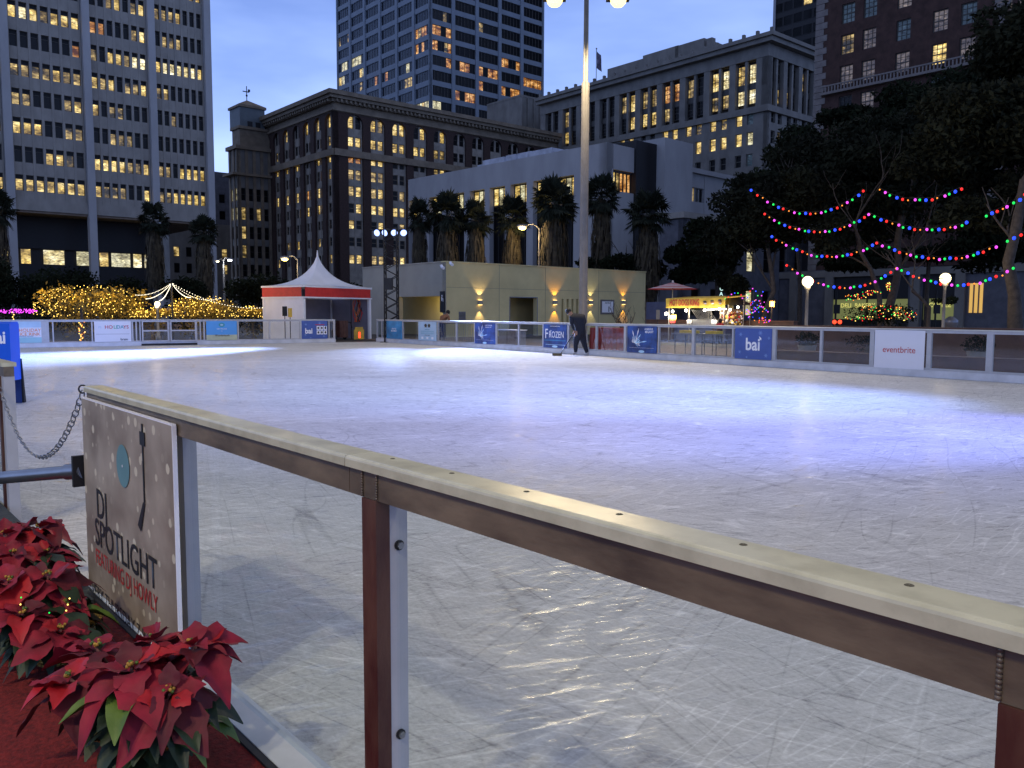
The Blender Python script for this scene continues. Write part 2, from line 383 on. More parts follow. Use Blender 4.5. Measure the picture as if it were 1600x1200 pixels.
# ---- 1 left office tower (concrete, three visible bays)
Pr = at_y(70, 300, 117); u = u_for(Pr, bdir, 331, 200); P0 = Pr+bdir*u
B = Bld('office_tower', 'pale concrete office tower with ribbed bays of small lit windows, raised on tall columns', 'building', P0)
cols = [B.x('B', px, 200) for px in (11, 138, 239)]; bay = -cols[2]-.4
colx = [0-.55, cols[2], cols[1], cols[0], cols[0]-9.6, cols[0]-19.2]
zb = B.z('B', B.x('B', 27, 295), 297); fl = 3.82; NF = 12
tz = zb+NF*fl
rows = {8: 'bbbbbbb|bhhhddb|hhbbbbb', 7: 'dddbbhd|bbbbhhb|hhdbbbb', 6: 'bbbddhh|ddhhhdd|ddddddd', 5: 'hhdddhb|bdhhddd|ddhdddd', 4: 'hhhhbhh|bhbdhhb|hbddddd',
        3: 'ddddddo|hdbbhBB|bBBBBBb', 2: 'bBbhbbb|oodddhb|dhhhddd', 1: 'ddddddd|ddhbdhb|hhhbddd', 0: 'bhhbddd|dddddbb|bbbhbhb'}
wm = MB(); zs = [(zb+k*fl, zb+k*fl+2.15) for k in range(NF)]
for ci in range(5):
    xr, xl = colx[ci], colx[ci+1]; inner0, inner1 = xl+.55, xr-.55; pt = (inner1-inner0)/7
    xs = [(inner0+pt*k+.16, inner0+pt*(k+1)-.16) for k in range(7)]
    B.grid('B', wm, inner0, inner1, zb-1.0, tz, xs, zs, 'concrete_cool', .7, None, .05)
    for k in range(NF):
        row = 8-k
        for j in range(7):
            if row in rows and ci < 3: c = rows[row].split('|')[2-ci][j]
            else: c = rcode('bhdddhhb')
            B.win('B', sum(xs[j])/2, zs[k][0], xs[j][1]-xs[j][0], 2.15, 'transom', c, rec=.3)
wm.box((-50, .7, zb-2.6), (-.5, 28, tz), 'concrete_dark')
wm.box((-50, -.15, zb-2.6), (-.02, .65, zb-1.02), 'concrete_cool'); wm.build('wall', B.root)
sm = MB(); sm.box((-50, 0.1, zb-2.9), (-.4, 27, zb-2.62), 'soffit'); sm.build('soffit', B.root)
for cx in colx:
    cm = MB(); cm.prism([(-.75, 0), (.45, 0), (.45, zb-1.0), (.45, tz), (-.75, tz)], cx-.5, cx+.5, 'concrete_white')
    cm.box((cx-.8, -1.0, 0), (cx+.8, .44, 7), 'concrete_white') if False else None
    cm.build('column', B.root)
# recessed base: dark wall with a lit storey
bm_ = MB(); zl0, zl1 = z_for(P0-bdir*28+adir*5, 412), z_for(P0-bdir*28+adir*5, 386)
bm_.box((-48, 5, zl1), (-7, 26, zb-2.95), 'near_black'); bm_.box((-48, 5, 0), (-7, 26, zl0), 'near_black'); bm_.box((-48, 5.6, zl0), (-7, 26, zl1), 'near_black')
bm_.build('base_wall', B.root)
x = -47.0
while x < -8:
    w = 2.9 if rnd.random() < .8 else 1.4
    B.win('B', x+w/2, zl0+.05, w, zl1-zl0-.1, 'plain', rcode('bbppBb'), rec=5.2); x += w+.25
    if rnd.random() < .3: x += 1.2
for x in (-25, -21.5, -15.5, -13): B.win('B', x, 3.0, 2.2, 2.6, 'plain', 'h', rec=4.9)
B.finish()

# ---- 2 narrow dim slab behind
P0 = at_y(336, 300, 215); B = Bld('office_block', 'dim flat-topped office block in the gap right of the concrete office tower', 'building', P0)
zt = z_for(P0, 268); wm = MB(); xs = [(1+k*3.0, 2.6+k*3.0) for k in range(4)]; zs = [(4+k*4.2, 6.2+k*4.2) for k in range(int((zt-7)/4.2))]
B.grid('B', wm, 0, 14, 0, zt, xs, zs, 'concrete_dark'); wm.box((0, .6, 0), (14, 20, zt-.1), 'concrete_dark'); wm.build('wall', B.root)
for xa, xb in xs:
    for za, zb_ in zs: B.win('B', (xa+xb)/2, za, 1.6, 2.2, 'plain', rcode('kkkkkh'))
B.finish()

P0 = at_y(262, 300, 205); B = Bld('office_block', 'low dim office block glimpsed through the raised base of the concrete office tower', 'building', P0)
zt = z_for(P0, 345); wm = MB(); xs = [(1+k*3.0, 2.4+k*3.0) for k in range(6)]; zs = [(3+k*4.0, 5.4+k*4.0) for k in range(int((zt-5)/4.0))]
B.grid('B', wm, 0, 19, 0, zt, xs, zs, 'stone_grey'); wm.box((0, .6, 0), (19, 9, zt-.1), 'stone_grey'); wm.build('wall', B.root)
for xa, xb in xs:
    for za, zb_ in zs: B.win('B', (xa+xb)/2, za, 1.4, 2.4, 'plain', rcode('kkkkhp'))
B.finish()

# ---- 3 old apartment tower with a lantern turret
P0 = at_y(372, 300, 182); B = Bld('stone_apartment_tower', 'slim old stone tower with a square belfry and weather vane', 'building', P0)
W3 = B.x('B', 421, 300)+6; zt = z_for(P0, 232); wm = MB(); lw = -B.x('A', 358, 300)
zs = [(5+k*4.1, 7.7+k*4.1) for k in range(int((zt-8)/4.1))]
xs = [(.7+k*1.72, 1.75+k*1.72) for k in range(int(W3/1.72))]
B.grid('B', wm, 0, W3+1, 0, zt, xs, zs, 'stone_brown', .6, 'stone_grey', .2)
xa_ = [(-lw+.8+k*2.2, -lw+2.0+k*2.2) for k in range(int(lw/2.2))]
B.grid('A', wm, -lw, 0, 0, zt, xa_, zs, 'stone_brown', .6, 'stone_grey', .2)
wm.box((.6, .6, 0), (W3+1, lw, zt-.02), 'stone_brown'); wm.box((-.5, -.5, zt), (W3+1.4, lw+.3, zt+.8), 'stone_brown')
wm.box((1.0, .8, zt+.8), (W3+1, lw, zt+4.5), 'stone_brown'); wm.box((.6, .4, zt+4.5), (W3+1.3, lw+.2, zt+5.1), 'stone_brown')
zfl = z_for(P0, 255); wm.box((-1.4, -.8, zfl-2.5), (W3+1, -.05, zfl-2.0), 'stone_brown'); wm.box((-1.4, .0, zfl-2.5), (-.05, lw, zfl-2.0), 'stone_brown')
wm.build('wall', B.root)
tm = MB(); z0 = zt+5.1; z1 = z_for(P0, 163); xw = B.x('B', 417, 200)
tm.box((1.2, 1, z0), (xw, 1+xw*.8, z1), 'pale_panel'); tm.box((.9, .7, z1), (xw+.3, 1.3+xw*.8, z1+.5), 'stone_brown')
tm.add([(.9, .7, z1+.5), (xw+.3, .7, z1+.5), (xw+.3, 1.3+xw*.8, z1+.5), (.9, 1.3+xw*.8, z1+.5), ((xw+1.2)/2, 1+xw*.4, z1+2.2)], [(0, 1, 4), (1, 2, 4), (2, 3, 4), (3, 0, 4)], 'stone_brown')
for fx in (.3, .62): tm.box((1.2+(xw-1.2)*fx, .93, z1-4.2), (1.2+(xw-1.2)*fx+1.1, .99, z1-2.9), 'near_black')
tur = tm.build('belfry', B.root)
vm = MB(); cx = (xw+1.2)/2; cy = 1+xw*.4; vm.tube([(cx, cy, z1+2.1), (cx, cy, z1+5.2)], .09, 'metal_dark', 6); vm.box((cx-.9, cy-.05, z1+3.9), (cx+.6, cy+.05, z1+4.1), 'metal_dark'); vm.ball((cx, cy, z1+3.2), .25, 'metal_dark', 6)
vm.box((cx+.3, cy-.05, z1+4.1), (cx+.8, cy+.05, z1+4.6), 'metal_dark'); vm.build('weather_vane', tur)
for i, (xa, xb) in enumerate(xs):
    for k, (za, zb_) in enumerate(zs):
        c = 'k' if rnd.random() < .88 else 'h'
        if i >= len(xs)-3 and k in (1, 3): c = 'b'
        B.win('B', (xa+xb)/2, za, xb-xa, zb_-za, 'sash', c, 'frame_bronze', .3)
for i, (xa, xb) in enumerate(xa_):
    for k, (za, zb_) in enumerate(zs): B.win('A', (xa+xb)/2, za, xb-xa, zb_-za, 'sash', 'p' if k >= len(zs)-2 and i >= len(xa_)-2 else rcode('kkkkkkkh'), 'frame_bronze', .3)
B.finish()

# ---- 4 brown brick and stone block with arcaded top
P0 = at_y(523, 300, 165); B = Bld('brick_office_block', 'long dark brick office block with arched top windows and heavy cornice', 'building', P0)
cr_y = [B.x('B', px, 200) for px in (555.5, 592.5, 626, 660, 692.5, 721, 751, 777.5, 802.5)]
ca_y = [B.x('A', px, 200) for px in (513.7, 496, 479, 461, 446, 431)]
pb = (cr_y[-1]-cr_y[0])/8; pa = -(ca_y[-1]-ca_y[0])/5
CB = [cr_y[0]+pb*k for k in range(12)]; CA_ = [ca_y[0]-pa*k for k in range(7)]
x555 = CB[0]
zr = [(B.z('B', x555, b), B.z('B', x555, t)) for t, b in ((182, 201), (214, 229), (239, 255), (265, 281), (291, 307), (318, 333), (344, 358), (371, 385), (398, 412))]
ztop = B.z('B', 0.0, 143); LB = CB[-1]+pb/2; LA = -CA_[-1]+pa/2
wm = MB()
def arch_fill(mb, M, xc, w, z0, z1, y0, y1, mat, n=10):
    r = w/2
    pts = [(xc-r*math.cos(math.pi*k/n), z0+r*math.sin(math.pi*k/n)) for k in range(n+1)]
    for k in range(n):
        (xa, za), (xb, zb_) = pts[k], pts[k+1]
        q = [(xa, y0, za), (xb, y0, zb_), (xb, y0, z1), (xa, y0, z1), (xa, y1, za), (xb, y1, zb_)]
        mb.add([tuple(M @ Vector(p)) for p in q], [(0, 1, 2, 3), (0, 4, 5, 1)], mat)
zbelt = (zr[1][0]-.9, zr[1][0]-2.2); zarch = zr[0][1]-1.6
for side, cs, p, L0, L1 in (('B', CB, pb, 0, LB), ('A', CA_, pa, -LA, 0)):
    M = B.S(side); cs = sorted(cs); ow = p*.66
    xs = [(c-ow/2, c+ow/2) for c in cs]
    # tall brick piers, lower zone
    B.grid(side, wm, L0, L1, 3.5, zbelt[1], xs, [], 'brick_dark', 1.0)
    B.grid(side, wm, L0, L1, zbelt[0], ztop-3.6, xs, [], 'brick_dark', 1.0)
    for xa, xb in xs: arch_fill(wm, M, (xa+xb)/2, ow, zarch+.2, ztop-3.6, .0, .9, 'brick_dark')
    wm.box((L0, -.35, zbelt[1]), (L1, 1, zbelt[0]), 'stone_brown', M); wm.box((L0, 0, 0), (L1, 1, 3.5), 'stone_brown', M)
    # inset stone infill with window pairs
    for c in cs:
        pw = ow*.36
        ix = [(c-ow*.24-pw/2, c-ow*.24+pw/2), (c+ow*.24-pw/2, c+ow*.24+pw/2)]
        top = [q for q in zr[:2]][::-1]; low = [q for q in zr[2:]][::-1]
        for (za, zb_, zz) in ((3.5, zbelt[1], low), (zbelt[0], ztop-3.6, top)):
            cur = c-ow/2
            for xa, xb in ix+[(c+ow/2, c+ow/2)]:
                wm.box((cur, .45, za), (xa, 1, zb_), 'stone_infill', M); cur = xb
            for xa, xb in ix:
                cz = za
                for w0, w1 in zz+[(zb_, zb_)]:
                    if w0 > cz: wm.box((xa, .5, cz), (xb, 1, w0), 'stone_infill', M)
                    cz = max(cz, w1)
wm.box((1, 1, 0), (LB, LA, ztop-1), 'brick_dark'); wm.box((0, 0, ztop-3.6), (LB, LA, ztop-2.0), 'stone_brown'); wm.build('wall', B.root)
cm = MB()
for k, (o, za, zb_) in enumerate(((.35, ztop-3.5, ztop-3.05), (.7, ztop-2.0, ztop-1.4), (1.4, ztop-1.4, ztop-.8), (1.9, ztop-.8, ztop))): cm.box((-o, -o, za), (LB, LA, zb_), 'stone_brown')
x = 0
while x < LB: cm.box((x, -1.2, ztop-1.95), (x+.4, -.71, ztop-1.42), 'stone_brown'); x += 1.0
y = 0
while y < LA: cm.box((-1.2, y, ztop-1.95), (-.71, y+.4, ztop-1.42), 'stone_brown'); y += 1.0
cm.build('cornice', B.root)
brow = {0: 'bdbhbbdbdb dddddddddddddd', 1: 'bbbbbbbbhh dddddddddddddd', 2: 'oohbddddhb hddddddddddddd', 3: 'hhhhdddddd', 4: 'hbhbdhdddd', 5: 'dbbbbbhddd', 6: 'bddbdhdddd', 7: 'dddddddddd', 8: 'bbhhhbddhd'}
arow = {0: 'hbdhdbdddhddd', 1: 'bhhddddddddhd', 2: 'bbbbddbbbbbbb', 3: 'hhodddddddddd', 4: 'ddbbboobobbbo', 5: 'ddbbdbbdddddd', 6: 'hdddddddddddd', 7: 'dddhbddbbhddd', 8: 'hhdddddddddhd'}
for side, cs, p, tab in (('B', CB, pb, brow), ('A', CA_, pa, arow)):
    ow = p*.66; pw = ow*.36
    cs = sorted(cs) if side == 'B' else sorted(cs, reverse=True)
    for r, (z0, z1) in enumerate(zr):
        codes = tab[r].replace(' ', '')
        for i, c in enumerate(cs):
            for j, off in enumerate((-.24, .24) if side == 'B' else (.24, -.24)):
                k = 2*i+j; cd = codes[k] if k < len(codes) else rcode('ddddhd')
                B.win(side, c+off*ow, z0, pw, z1-z0, 'sash', cd if cd != 'd' else 'k', 'stone_brown' if r > 1 else 'frame_bronze', .62)
B.finish()

# ---- 5 modern gridded tower
P0 = at_y(672, 100, 228); B = Bld('gridded_tower', 'tall modern tower with a pale grid and dark glass, some warm floors lit', 'building', P0)
XB = [B.x('B', px, 100) for px in (672, 709, 746, 781.5, 816, 850)]; XA = [B.x('A', px, 100) for px in (672, 645.5, 619, 593, 569, 546.5, 526)]
fl = 22.6/1300*228; zref = B.z('B', XB[0], 27+0); N5 = 24
k0 = int(zref/fl); zf = [zref-k0*fl+k*fl for k in range(k0+6)]
zt = zf[-1]+fl
lB = {(0): {0: 'dddhd', 2: 'hddd'}, 1: {0: 'ooko'}, 2: {0: 'ookkho', 3: 'ookko', 4: 'dddd', 1: 'kkkk'}, 3: {1: 'kook', 0: 'dddo', 2: 'okoo', 3: 'kkkk', 4: 'ooooo'}, 4: {2: 'okkk', 3: 'okoo'}, 5: {1: 'okoo', 3: 'kkok', 4: 'kkkk'}, 6: {0: 'ppkk', 3: 'kkoo', 4: 'ookoo'}, 7: {1: 'kpkk', 0: 'ppkk'}, 8: {1: 'kkpk', 2: 'kkkk'}}
lA = {1: {0: 'kooho', 4: 'kppp', 5: 'kppk'}, 2: {0: 'kkoko', 5: 'kkpb', 4: 'pbkkk', 2: 'kkkkk'}, 3: {1: 'kpkk', 2: 'kkkok', 3: 'kokkk'}, 6: {0: 'pphpp', 1: 'kkhpp', 2: 'kkkkk'}, 5: {0: 'kkkk'}, 0: {0: 'kkkkk'}}
wm = MB()
for side, X, tab, np_ in (('B', XB, lB, 6), ('A', XA, lA, 5)):
    xs_ = sorted(X); xs = []
    for i in range(len(xs_)-1): xs.append((xs_[i]+.55, xs_[i+1]-.55))
    zs = [(z, z+fl*.66) for z in zf]
    B.grid(side, wm, xs_[0], xs_[-1], 0, zt, xs, zs, 'tower_grid', .8, None, .25)
    for i, (xa, xb) in enumerate(xs):
        bi = i if side == 'B' else len(xs)-1-i
        for k, (za, zb_) in enumerate(zs):
            row = k0-k
            code = tab.get(row, {}).get(bi)
            if not code: code = ('k' if side == 'B' else 'u')*np_ if rnd.random() < .93 else ''.join(rcode('kkh') for _ in range(np_))
            if side == 'A': code = code.replace('k', 'u')[::-1]
            B.win(side, (xa+xb)/2, za, xb-xa, zb_-za, 'ribbon:'+code, 'k', 'tower_grid' if side == 'A' else 'frame_bronze', .45)
wm.box((.8, .8, 0), (XB[-1]-.1, -XA[-1]-.1, zt), 'near_black'); wm.build('wall', B.root); B.finish()

# ---- 6 ribbed plant room
P0 = at_y(815, 180, 216); B = Bld('ribbed_block', 'windowless pale block with vertical ribs between the gridded tower and the columned building', 'building', P0)
zt = z_for(P0, 150); LL = B.x('B', 872, 180); wm = MB(); wm.box((0, .4, 0), (LL, 14, zt), 'stone_grey'); wm.box((-.1, .3, zt), (LL, 14, zt+.5), 'stone_grey'); wm.build('wall', B.root)
rm = MB(); x = 0
while x < LL-1: rm.box((x, 0, 3), (x+.35, .4, zt), 'stone_grey'); x += 2.1
rm.build('ribs', B.root)

# ---- 7 classical columned building
P0 = at_y(1198, 200, 160); B = Bld('columned_building', 'grey classical stone office building with a two-storey colonnade under the cornice', 'building', P0)
cA = [B.x('A', px, 130) for px in (1164.7, 1125, 1086, 1047.5, 1012, 979.7, 948.4, 919, 890)]; p = -(cA[-1]-cA[0])/8
cs = [cA[0]-p*k for k in range(10)]; LA = -cs[-1]+p/2+1; ztop = B.z('A', 0, 52); LB = 30
xr = cs[0]; zrow = [(B.z('A', xr, b), B.z('A', xr, t)) for t, b in ((101, 131), (140, 163), (178, 196), (208, 228), (242, 261), (275, 293), (307, 325), (339, 356), (371, 388))]
zc0 = zrow[1][0]-.8; zc1 = zrow[0][1]+.6
wm = MB(); pier = MB()
for side, cc, L0, L1 in (('A', cs, -LA, 0), ('B', [3.2+p*.9*k for k in range(5)], 0, LB)):
    M = B.S(side); cc = sorted(cc); pp = p if side == 'A' else p*.9; ow = pp*.76
    xs = [(c-ow/2, c+ow/2) for c in cc]
    B.grid(side, wm, L0, L1, zc0, zc1, xs, [], 'stone_grey', 1.4)
    wx = []
    for c in cc: wx += [(c-pp*.21-.72, c-pp*.21+.72), (c+pp*.21-.72, c+pp*.21+.72)]
    B.grid(side, wm, L0, L1, 0, zc0-1.3, wx, [(a_, b_) for a_, b_ in zrow[2:][::-1]], 'stone_grey', .8, None, .0)
    for c in cc:                                # colonnade back wall + slim column
        wm.box((c-.28, .15, zc0), (c+.28, .7, zc1), 'stone_grey', M)
        wm.box((c-ow/2, .75, zrow[1][1]), (c+ow/2, 1.4, zrow[0][0]), 'frame_bronze', M)
for o, za, zb_ in ((.5, zc0-1.3, zc0-.5), (.15, zc0-.5, zc0), (.1, zc1, zc1+2.2), (.6, zc1+2.2, zc1+2.8), (1.5, ztop-1.8, ztop-1.0), (2.0, ztop-1.0, ztop-.3)):
    wm.box((-o, -o, za), (LB, LA, zb_), 'stone_grey')
wm.box((0, 0, zc1+2.8), (LB, LA, ztop-1.8), 'stone_grey'); wm.box((1.4, 1.4, 0), (LB, LA, zc1), 'near_black')
y = -1.8
while y < LA: wm.box((-1.9, y, ztop-.3), (-1.3, y+.5, ztop+.4), 'stone_grey'); y += 3
wm.build('wall', B.root)
codes = {0: 'BbBbdhoohhbhdddddhddddd', 1: 'BBhhdddhbbbddddhdbhdd', 2: 'ebhbhbbbddhhdddd', 3: 'pbbbbbddddddd', 4: 'eddddddddd', 5: 'edbdddddd'}
for side, cc in (('A', cs), ('B', [3.2+p*.9*k for k in range(5)])):
    pp = p if side == 'A' else p*.9
    for r, (z0, z1) in enumerate(zrow):
        for i, c in enumerate(cc):
            for j, o in enumerate((.21, -.21) if side == 'A' else (-.21, .21)):
                k = 2*i+j; st = codes.get(r, ''); cd = st[k] if side == 'A' and k < len(st) else rcode('kkkkkkh')
                if cd == 'd': cd = 'k'
                w = 1.44 if r > 1 else pp*.30
                B.win(side, c+o*pp, z0, w, z1-z0, 'sash' if r > 1 else 'grid', cd, 'stone_grey' if r > 1 else 'frame_bronze', .35 if r > 1 else .8)
# roof plant boxes
ph = MB()
for (pxa, pxb, py) in ((935, 990, 100), (990, 1045, 79), (1040, 1085, 66)):
    ua, ub = -B.x('A', pxb, 100), -B.x('A', pxa, 100); z1 = z_for(B.P0+B.a*(ua+ub)/2+B.b*3, py)
    ph.box((3, ua, ztop-.3), (12, ub, z1), 'stone_grey')
ua = -B.x('A', 1098, 70); ph.box((3, ua, ztop-.3), (4.2, ua+1.3, z_for(B.P0+B.a*ua+B.b*3, 58)), 'stone_grey'); ph.build('roof_plant', B.root)
B.finish(); BC = B; BC_top = ztop
# flag on the roof
u_ = -B.x('A', 922, 120); Pf = B.P0+B.a*u_+B.b*2; zf0 = BC_top-.3; zf1 = z_for(Pf, 76)
F = empty('flagpole', Pf+Vector((0, 0, zf0))); tag(F, 'thin flagpole with a drooping flag on the roof behind the tall lamp post', 'flagpole')
fm = MB(); fm.tube([(0, 0, 0), (0, 0, zf1-zf0)], .09, 'metal_grey', 6); fm.ball((0, 0, zf1-zf0), .2, 'metal_grey', 6); fm.build('pole', F)
fm = MB(); pm('flag_cloth', (.10, .09, .13), .9, .5, 1.5); H = zf1-zf0; pts = []
for i in range(7):
    for j in range(4): pts.append((.1+j*.32+.1*i*j*.12, .22*math.sin(i*1.1+j), H-.6-i*.62-j*.28))
fm.add(pts, [(i*4+j, i*4+j+1, i*4+j+5, i*4+j+4) for i in range(6) for j in range(3)], 'flag_cloth', True); fm.build('flag', F)

# ---- 8 far dark tower
P0 = at_y(1209, 20, 250)-adir*32; B = Bld('dark_glass_tower', 'dark glass tower rising behind the columned building, one strip of lights', 'building', P0)
wm = MB(); wm.box((0, 0, 0), (40, 32, 130), 'near_black'); wm.box((-.35, 31.2, 0), (-.01, 32, 130), 'metal_grey'); wm.build('wall', B.root)
for k in range(16):
    for j in range(10):
        z = 40+k*4.0; B.win('A', -30.4+j*3.1, z, 2.7, 2.6, 'plain', 'b' if (k == 12 and j in (3, 5, 6)) or (k == 13 and j == 1) else 'k', 'near_black', -.1)
B.finish()

# ---- 9 brick hotel on the right
P0 = at_y(1283, 300, 92); off = 34; Pn = P0-adir*off
B = Bld('brick_hotel', 'dark red brick building with pale corner stones and curtained windows above the trees', 'building', Pn)
xl = B.x('A', 1277, 100); L = off; zt = 46
wxp = (1324, 1358, 1411, 1468, 1512, 1566, 1600)
zrw = [(B.z('A', B.x('A', 1322, 100), b), B.z('A', B.x('A', 1322, 100), t)) for t, b in ((104, 132), (53, 84), (5, 35))]
fh = (zrw[1][0]-zrw[0][0]); zz = [zrw[0][0]+fh*k for k in range(-2, 8)]; zz = [z for z in zz if z < zt-3]
cxs = sorted(B.x('A', px, 60) for px in wxp)
wm = MB(); hw = .72
xs = [(c-hw, c+hw) for c in cxs]; zs = [(z, z+2.0) for z in zz]
B.grid('A', wm, xl, 0, 6.2, zt, xs, zs, 'brick_red', .7, None, 0)
wm.box((.7, .5, 0), (22, L+1.5, zt-.05), 'brick_red'); wm.build('wall', B.root)
qm = MB(); qn = MB(); z = 6.2; k = 0
while z < zt-1:
    w = 1.35 if k % 2 else .95
    qm.box((xl-.3, -.06, z), (xl-.3+w, .4, z+.62), 'quoin', MA); qn.box((B.x('A', 1552, 60), -.06, z), (B.x('A', 1552, 60)+w, -.01, z+.62), 'quoin', MA); z += .66; k += 1
qm.build('corner_stones', B.root); qn.build('corner_stones', B.root)
bm_ = MB(); zb0 = zrw[0][0]-.55
for i in range(len(cxs)-1):
    if i % 2 == 0: pass
bm_.box((xl+.8, -.7, zb0-.25), (0, -.01, zb0), 'quoin', MA); bm_.box((xl+.8, -.7, zb0+.55), (0, -.55, zb0+.7), 'quoin', MA)
x = xl+1
while x < -1: bm_.box((x, -.66, zb0), (x+.14, -.58, zb0+.55), 'quoin', MA); x += .35
bm_.build('balcony', B.root)
pat = {0: 'cccbdcc', 1: 'hcdcccc', 2: 'cccccc'}
for k, z in enumerate(zz):
    for i, c in enumerate(sorted(cxs, reverse=False)):
        idx = k-2; cd = 'c'
        if idx == 0: cd = 'cccbcdc'[i % 7]
        elif idx == 1: cd = 'hcececc'[i % 7]
        elif idx == 2: cd = 'eecceec'[i % 7]
        else: cd = rcode('cecdde')
        B.win('A', c, z, 1.44, 2.0, 'grid', cd, 'frame_bronze', .15)
# stone base with shopfronts
sb = MB(); xf = [B.x('A', px, 480) for px in (1292, 1418, 1440, 1495, 1535, 1600)]
shops = [(xf[0], xf[1]), (xf[2], xf[3])]
shops = [tuple(sorted(q)) for q in shops]; shops.sort()
B.grid('A', sb, xl-14, 0, 0, 6.2, shops, [(.9, 3.0)], 'concrete_dark', .9, 'near_black', .12)
sb.box((xl-14, -.25, 5.4), (0, -.01, 6.1), 'stone_grey', MA); sb.box((.9, 0, 0), (2, L+14, 6.1), 'near_black')
for px in (1240, 1296, 1430, 1500): c = B.x('A', px, 480); sb.box((c-.45, -.3, 0), (c+.45, -.01, 5.4), 'stone_grey', MA)
sb.build('shopfront_wall', B.root)
em('shop_glow', (.14, .15, .05), .9); em('shop_text', (.62, .56, .14), 1.0); em('shop_warm', (1.0, .55, .12), .6)
for (xa, xb), words in zip(shops, ('DELI  BAKERY   CAFE', 'COFFEE')):
    b2 = MB(); b2.box((xa, .3, .9), (xb, .4, 3.0), 'shop_glow', MA)
    n_ = max(1, int((xb-xa)/3.0))
    for k in range(n_+1): x = xa+(xb-xa)*k/n_; b2.box((x-.07, .2, .9), (x+.07, .29, 3.0), 'near_black', MA)
    sg = b2.build('shop_window', B.root)
    me = text_mesh(words, .62, 'shop_text', .012, 'CENTER'); link('lettering', me, sg, MA @ Matrix.Translation(((xa+xb)/2, .17, 2.15)))
x0, x1 = sorted((xf[3], xf[4])); b2 = MB(); b2.box((x0+1, -.04, 1.6), (x1, -.01, 4.4), 'shop_warm', MA)
x = x0+1
while x < x1: b2.box((x, -.12, 1.6), (x+.12, -.05, 4.4), 'soffit', MA); x += .45
b2.build('lit_screen', B.root)
B.finish()

# ---- 10 white modern building with tall window slots
P0 = at_y(948, 250, 98); ang = AX+R(3.0)
B = Bld('white_modern_building', 'white modern building with tall dark window slots behind the palms', 'building', P0, ang)
ztop = z_for(P0, 222); LA = -B.x('A', 638, 300)
sl = [(B.x('A', a_, 330), B.x('A', b_, 330)) for a_, b_ in ((706, 723), (737, 754), (767.5, 786), (800, 819.5), (835, 857), (870, 894))]
wd = 3.0; cA = [(a_+b_)/2 for a_, b_ in sl]; xs = sorted((c-wd/2, c+wd/2) for c in cA+[cA[0]-4.9, cA[0]-9.8])
zs1 = z_for(B.P0+B.a*-cA[4], 281); wm = MB()
B.grid('A', wm, -LA, 0, 0, ztop, xs, [(1.0, zs1)], 'concrete_white', 1.2, None, .0)
wm.box((1.2, 1.2, 0), (15, LA, ztop-.5), 'near_black'); wm.box((.05, 1.2, ztop-.6), (15, LA, ztop-.1), 'concrete_white')
xb1 = B.x('B', 990, 300)
wm.box((0, .0, zs1+.2), (xb1, 1.2, ztop-.02), 'concrete_white'); wm.box((0, 0, 0), (.9, 1.2, zs1+.2), 'concrete_white')
xc = B.x('B', 955, 300)
zz0, zz1 = z_for(B.P0+B.b*xc, 297), z_for(B.P0+B.b*xc, 266)
wm.box((.9, 0, 0), (xc, 1.2, zs1+.2), 'concrete_white'); wm.box((xc, .4, zz1), (xb1, 1.2, zs1+.2), 'concrete_dark'); wm.box((xc, 0, 0), (xb1, 1.2, zz0), 'concrete_white')
wm.build('wall', B.root)
for i in range(6):
    x = xc+(xb1-xc)*(i+.5)/6; B.win('B', x, zz0, (xb1-xc)/6-.08, zz1-zz0, 'plain', 'bbhoob'[i] if i < 5 else 'o', rec=.5)
for i, (xa, xb) in enumerate(xs):
    hgt = zs1-1.0
    B.win('A', (xa+xb)/2, zs1-2.4, wd, 2.35, 'ribbon:bpb', 'k', 'near_black', .75); B.win('A', (xa+xb)/2, 1.0, wd, hgt-2.45, 'ribbon:kkk', 'k', 'near_black', .75)
xd = B.x('B', 1022, 300); tm = MB(); z3 = z_for(B.P0+B.b*xb1, 219)
tm.box((xb1+.02, -.3, 0), (xd, 6, z3), 'near_black'); tm.build('dark_shaft', B.root)
xe = B.x('B', 1066, 300); wg = MB(); z4 = z_for(B.P0+B.b*xd, 217)
wg.box((xd+.02, -1.5, 0), (xe, 9, z4), 'concrete_white'); xg = B.x('B', 1152, 300); z5 = z_for(B.P0+B.b*xe, 262)
xw = sorted((B.x('B', 1075, 300), B.x('B', 1101, 300))); zw = (z_for(B.P0+B.b*xe, 312), z_for(B.P0+B.b*xe, 289))
B.grid('B', wg, xe, xg, 0, z5, [tuple(xw)], [zw], 'concrete_white', .8); wg.box((xe, .8, 0), (xg, 12, z5-.1), 'concrete_white'); wg.box((xe, -.4, z5-.4), (xg, -.01, z5+.2), 'concrete_white')
wg.build('side_wing', B.root); B.win('B', sum(xw)/2, zw[0], xw[1]-xw[0], zw[1]-zw[0], 'ribbon:khkk', 'k', 'concrete_white', .3)
# roof hump
rh = MB(); hp = []
for px, py in ((686, 277), (700, 268), (728, 259), (742, 251), (775, 243), (790, 238), (812, 234), (850, 232), (872, 235), (892, 244)):
    u_ = -B.x('A', px, 250); hp.append((u_, max(.05, z_for(B.P0+B.a*u_+B.b*1.6, py)-ztop)))
for k in range(len(hp)-1):
    (ua, ha), (ub, hb) = hp[k], hp[k+1]; h_ = max(.15, (ha+hb)/2-.1)
    rh.box((1.4+.35*(k % 3), min(ua, ub)+.004, ztop-.12), (11-.5*(k % 2), max(ua, ub)-.004, ztop+h_), 'roof_pale')
rh.build('roof', B.root)
B.finish()

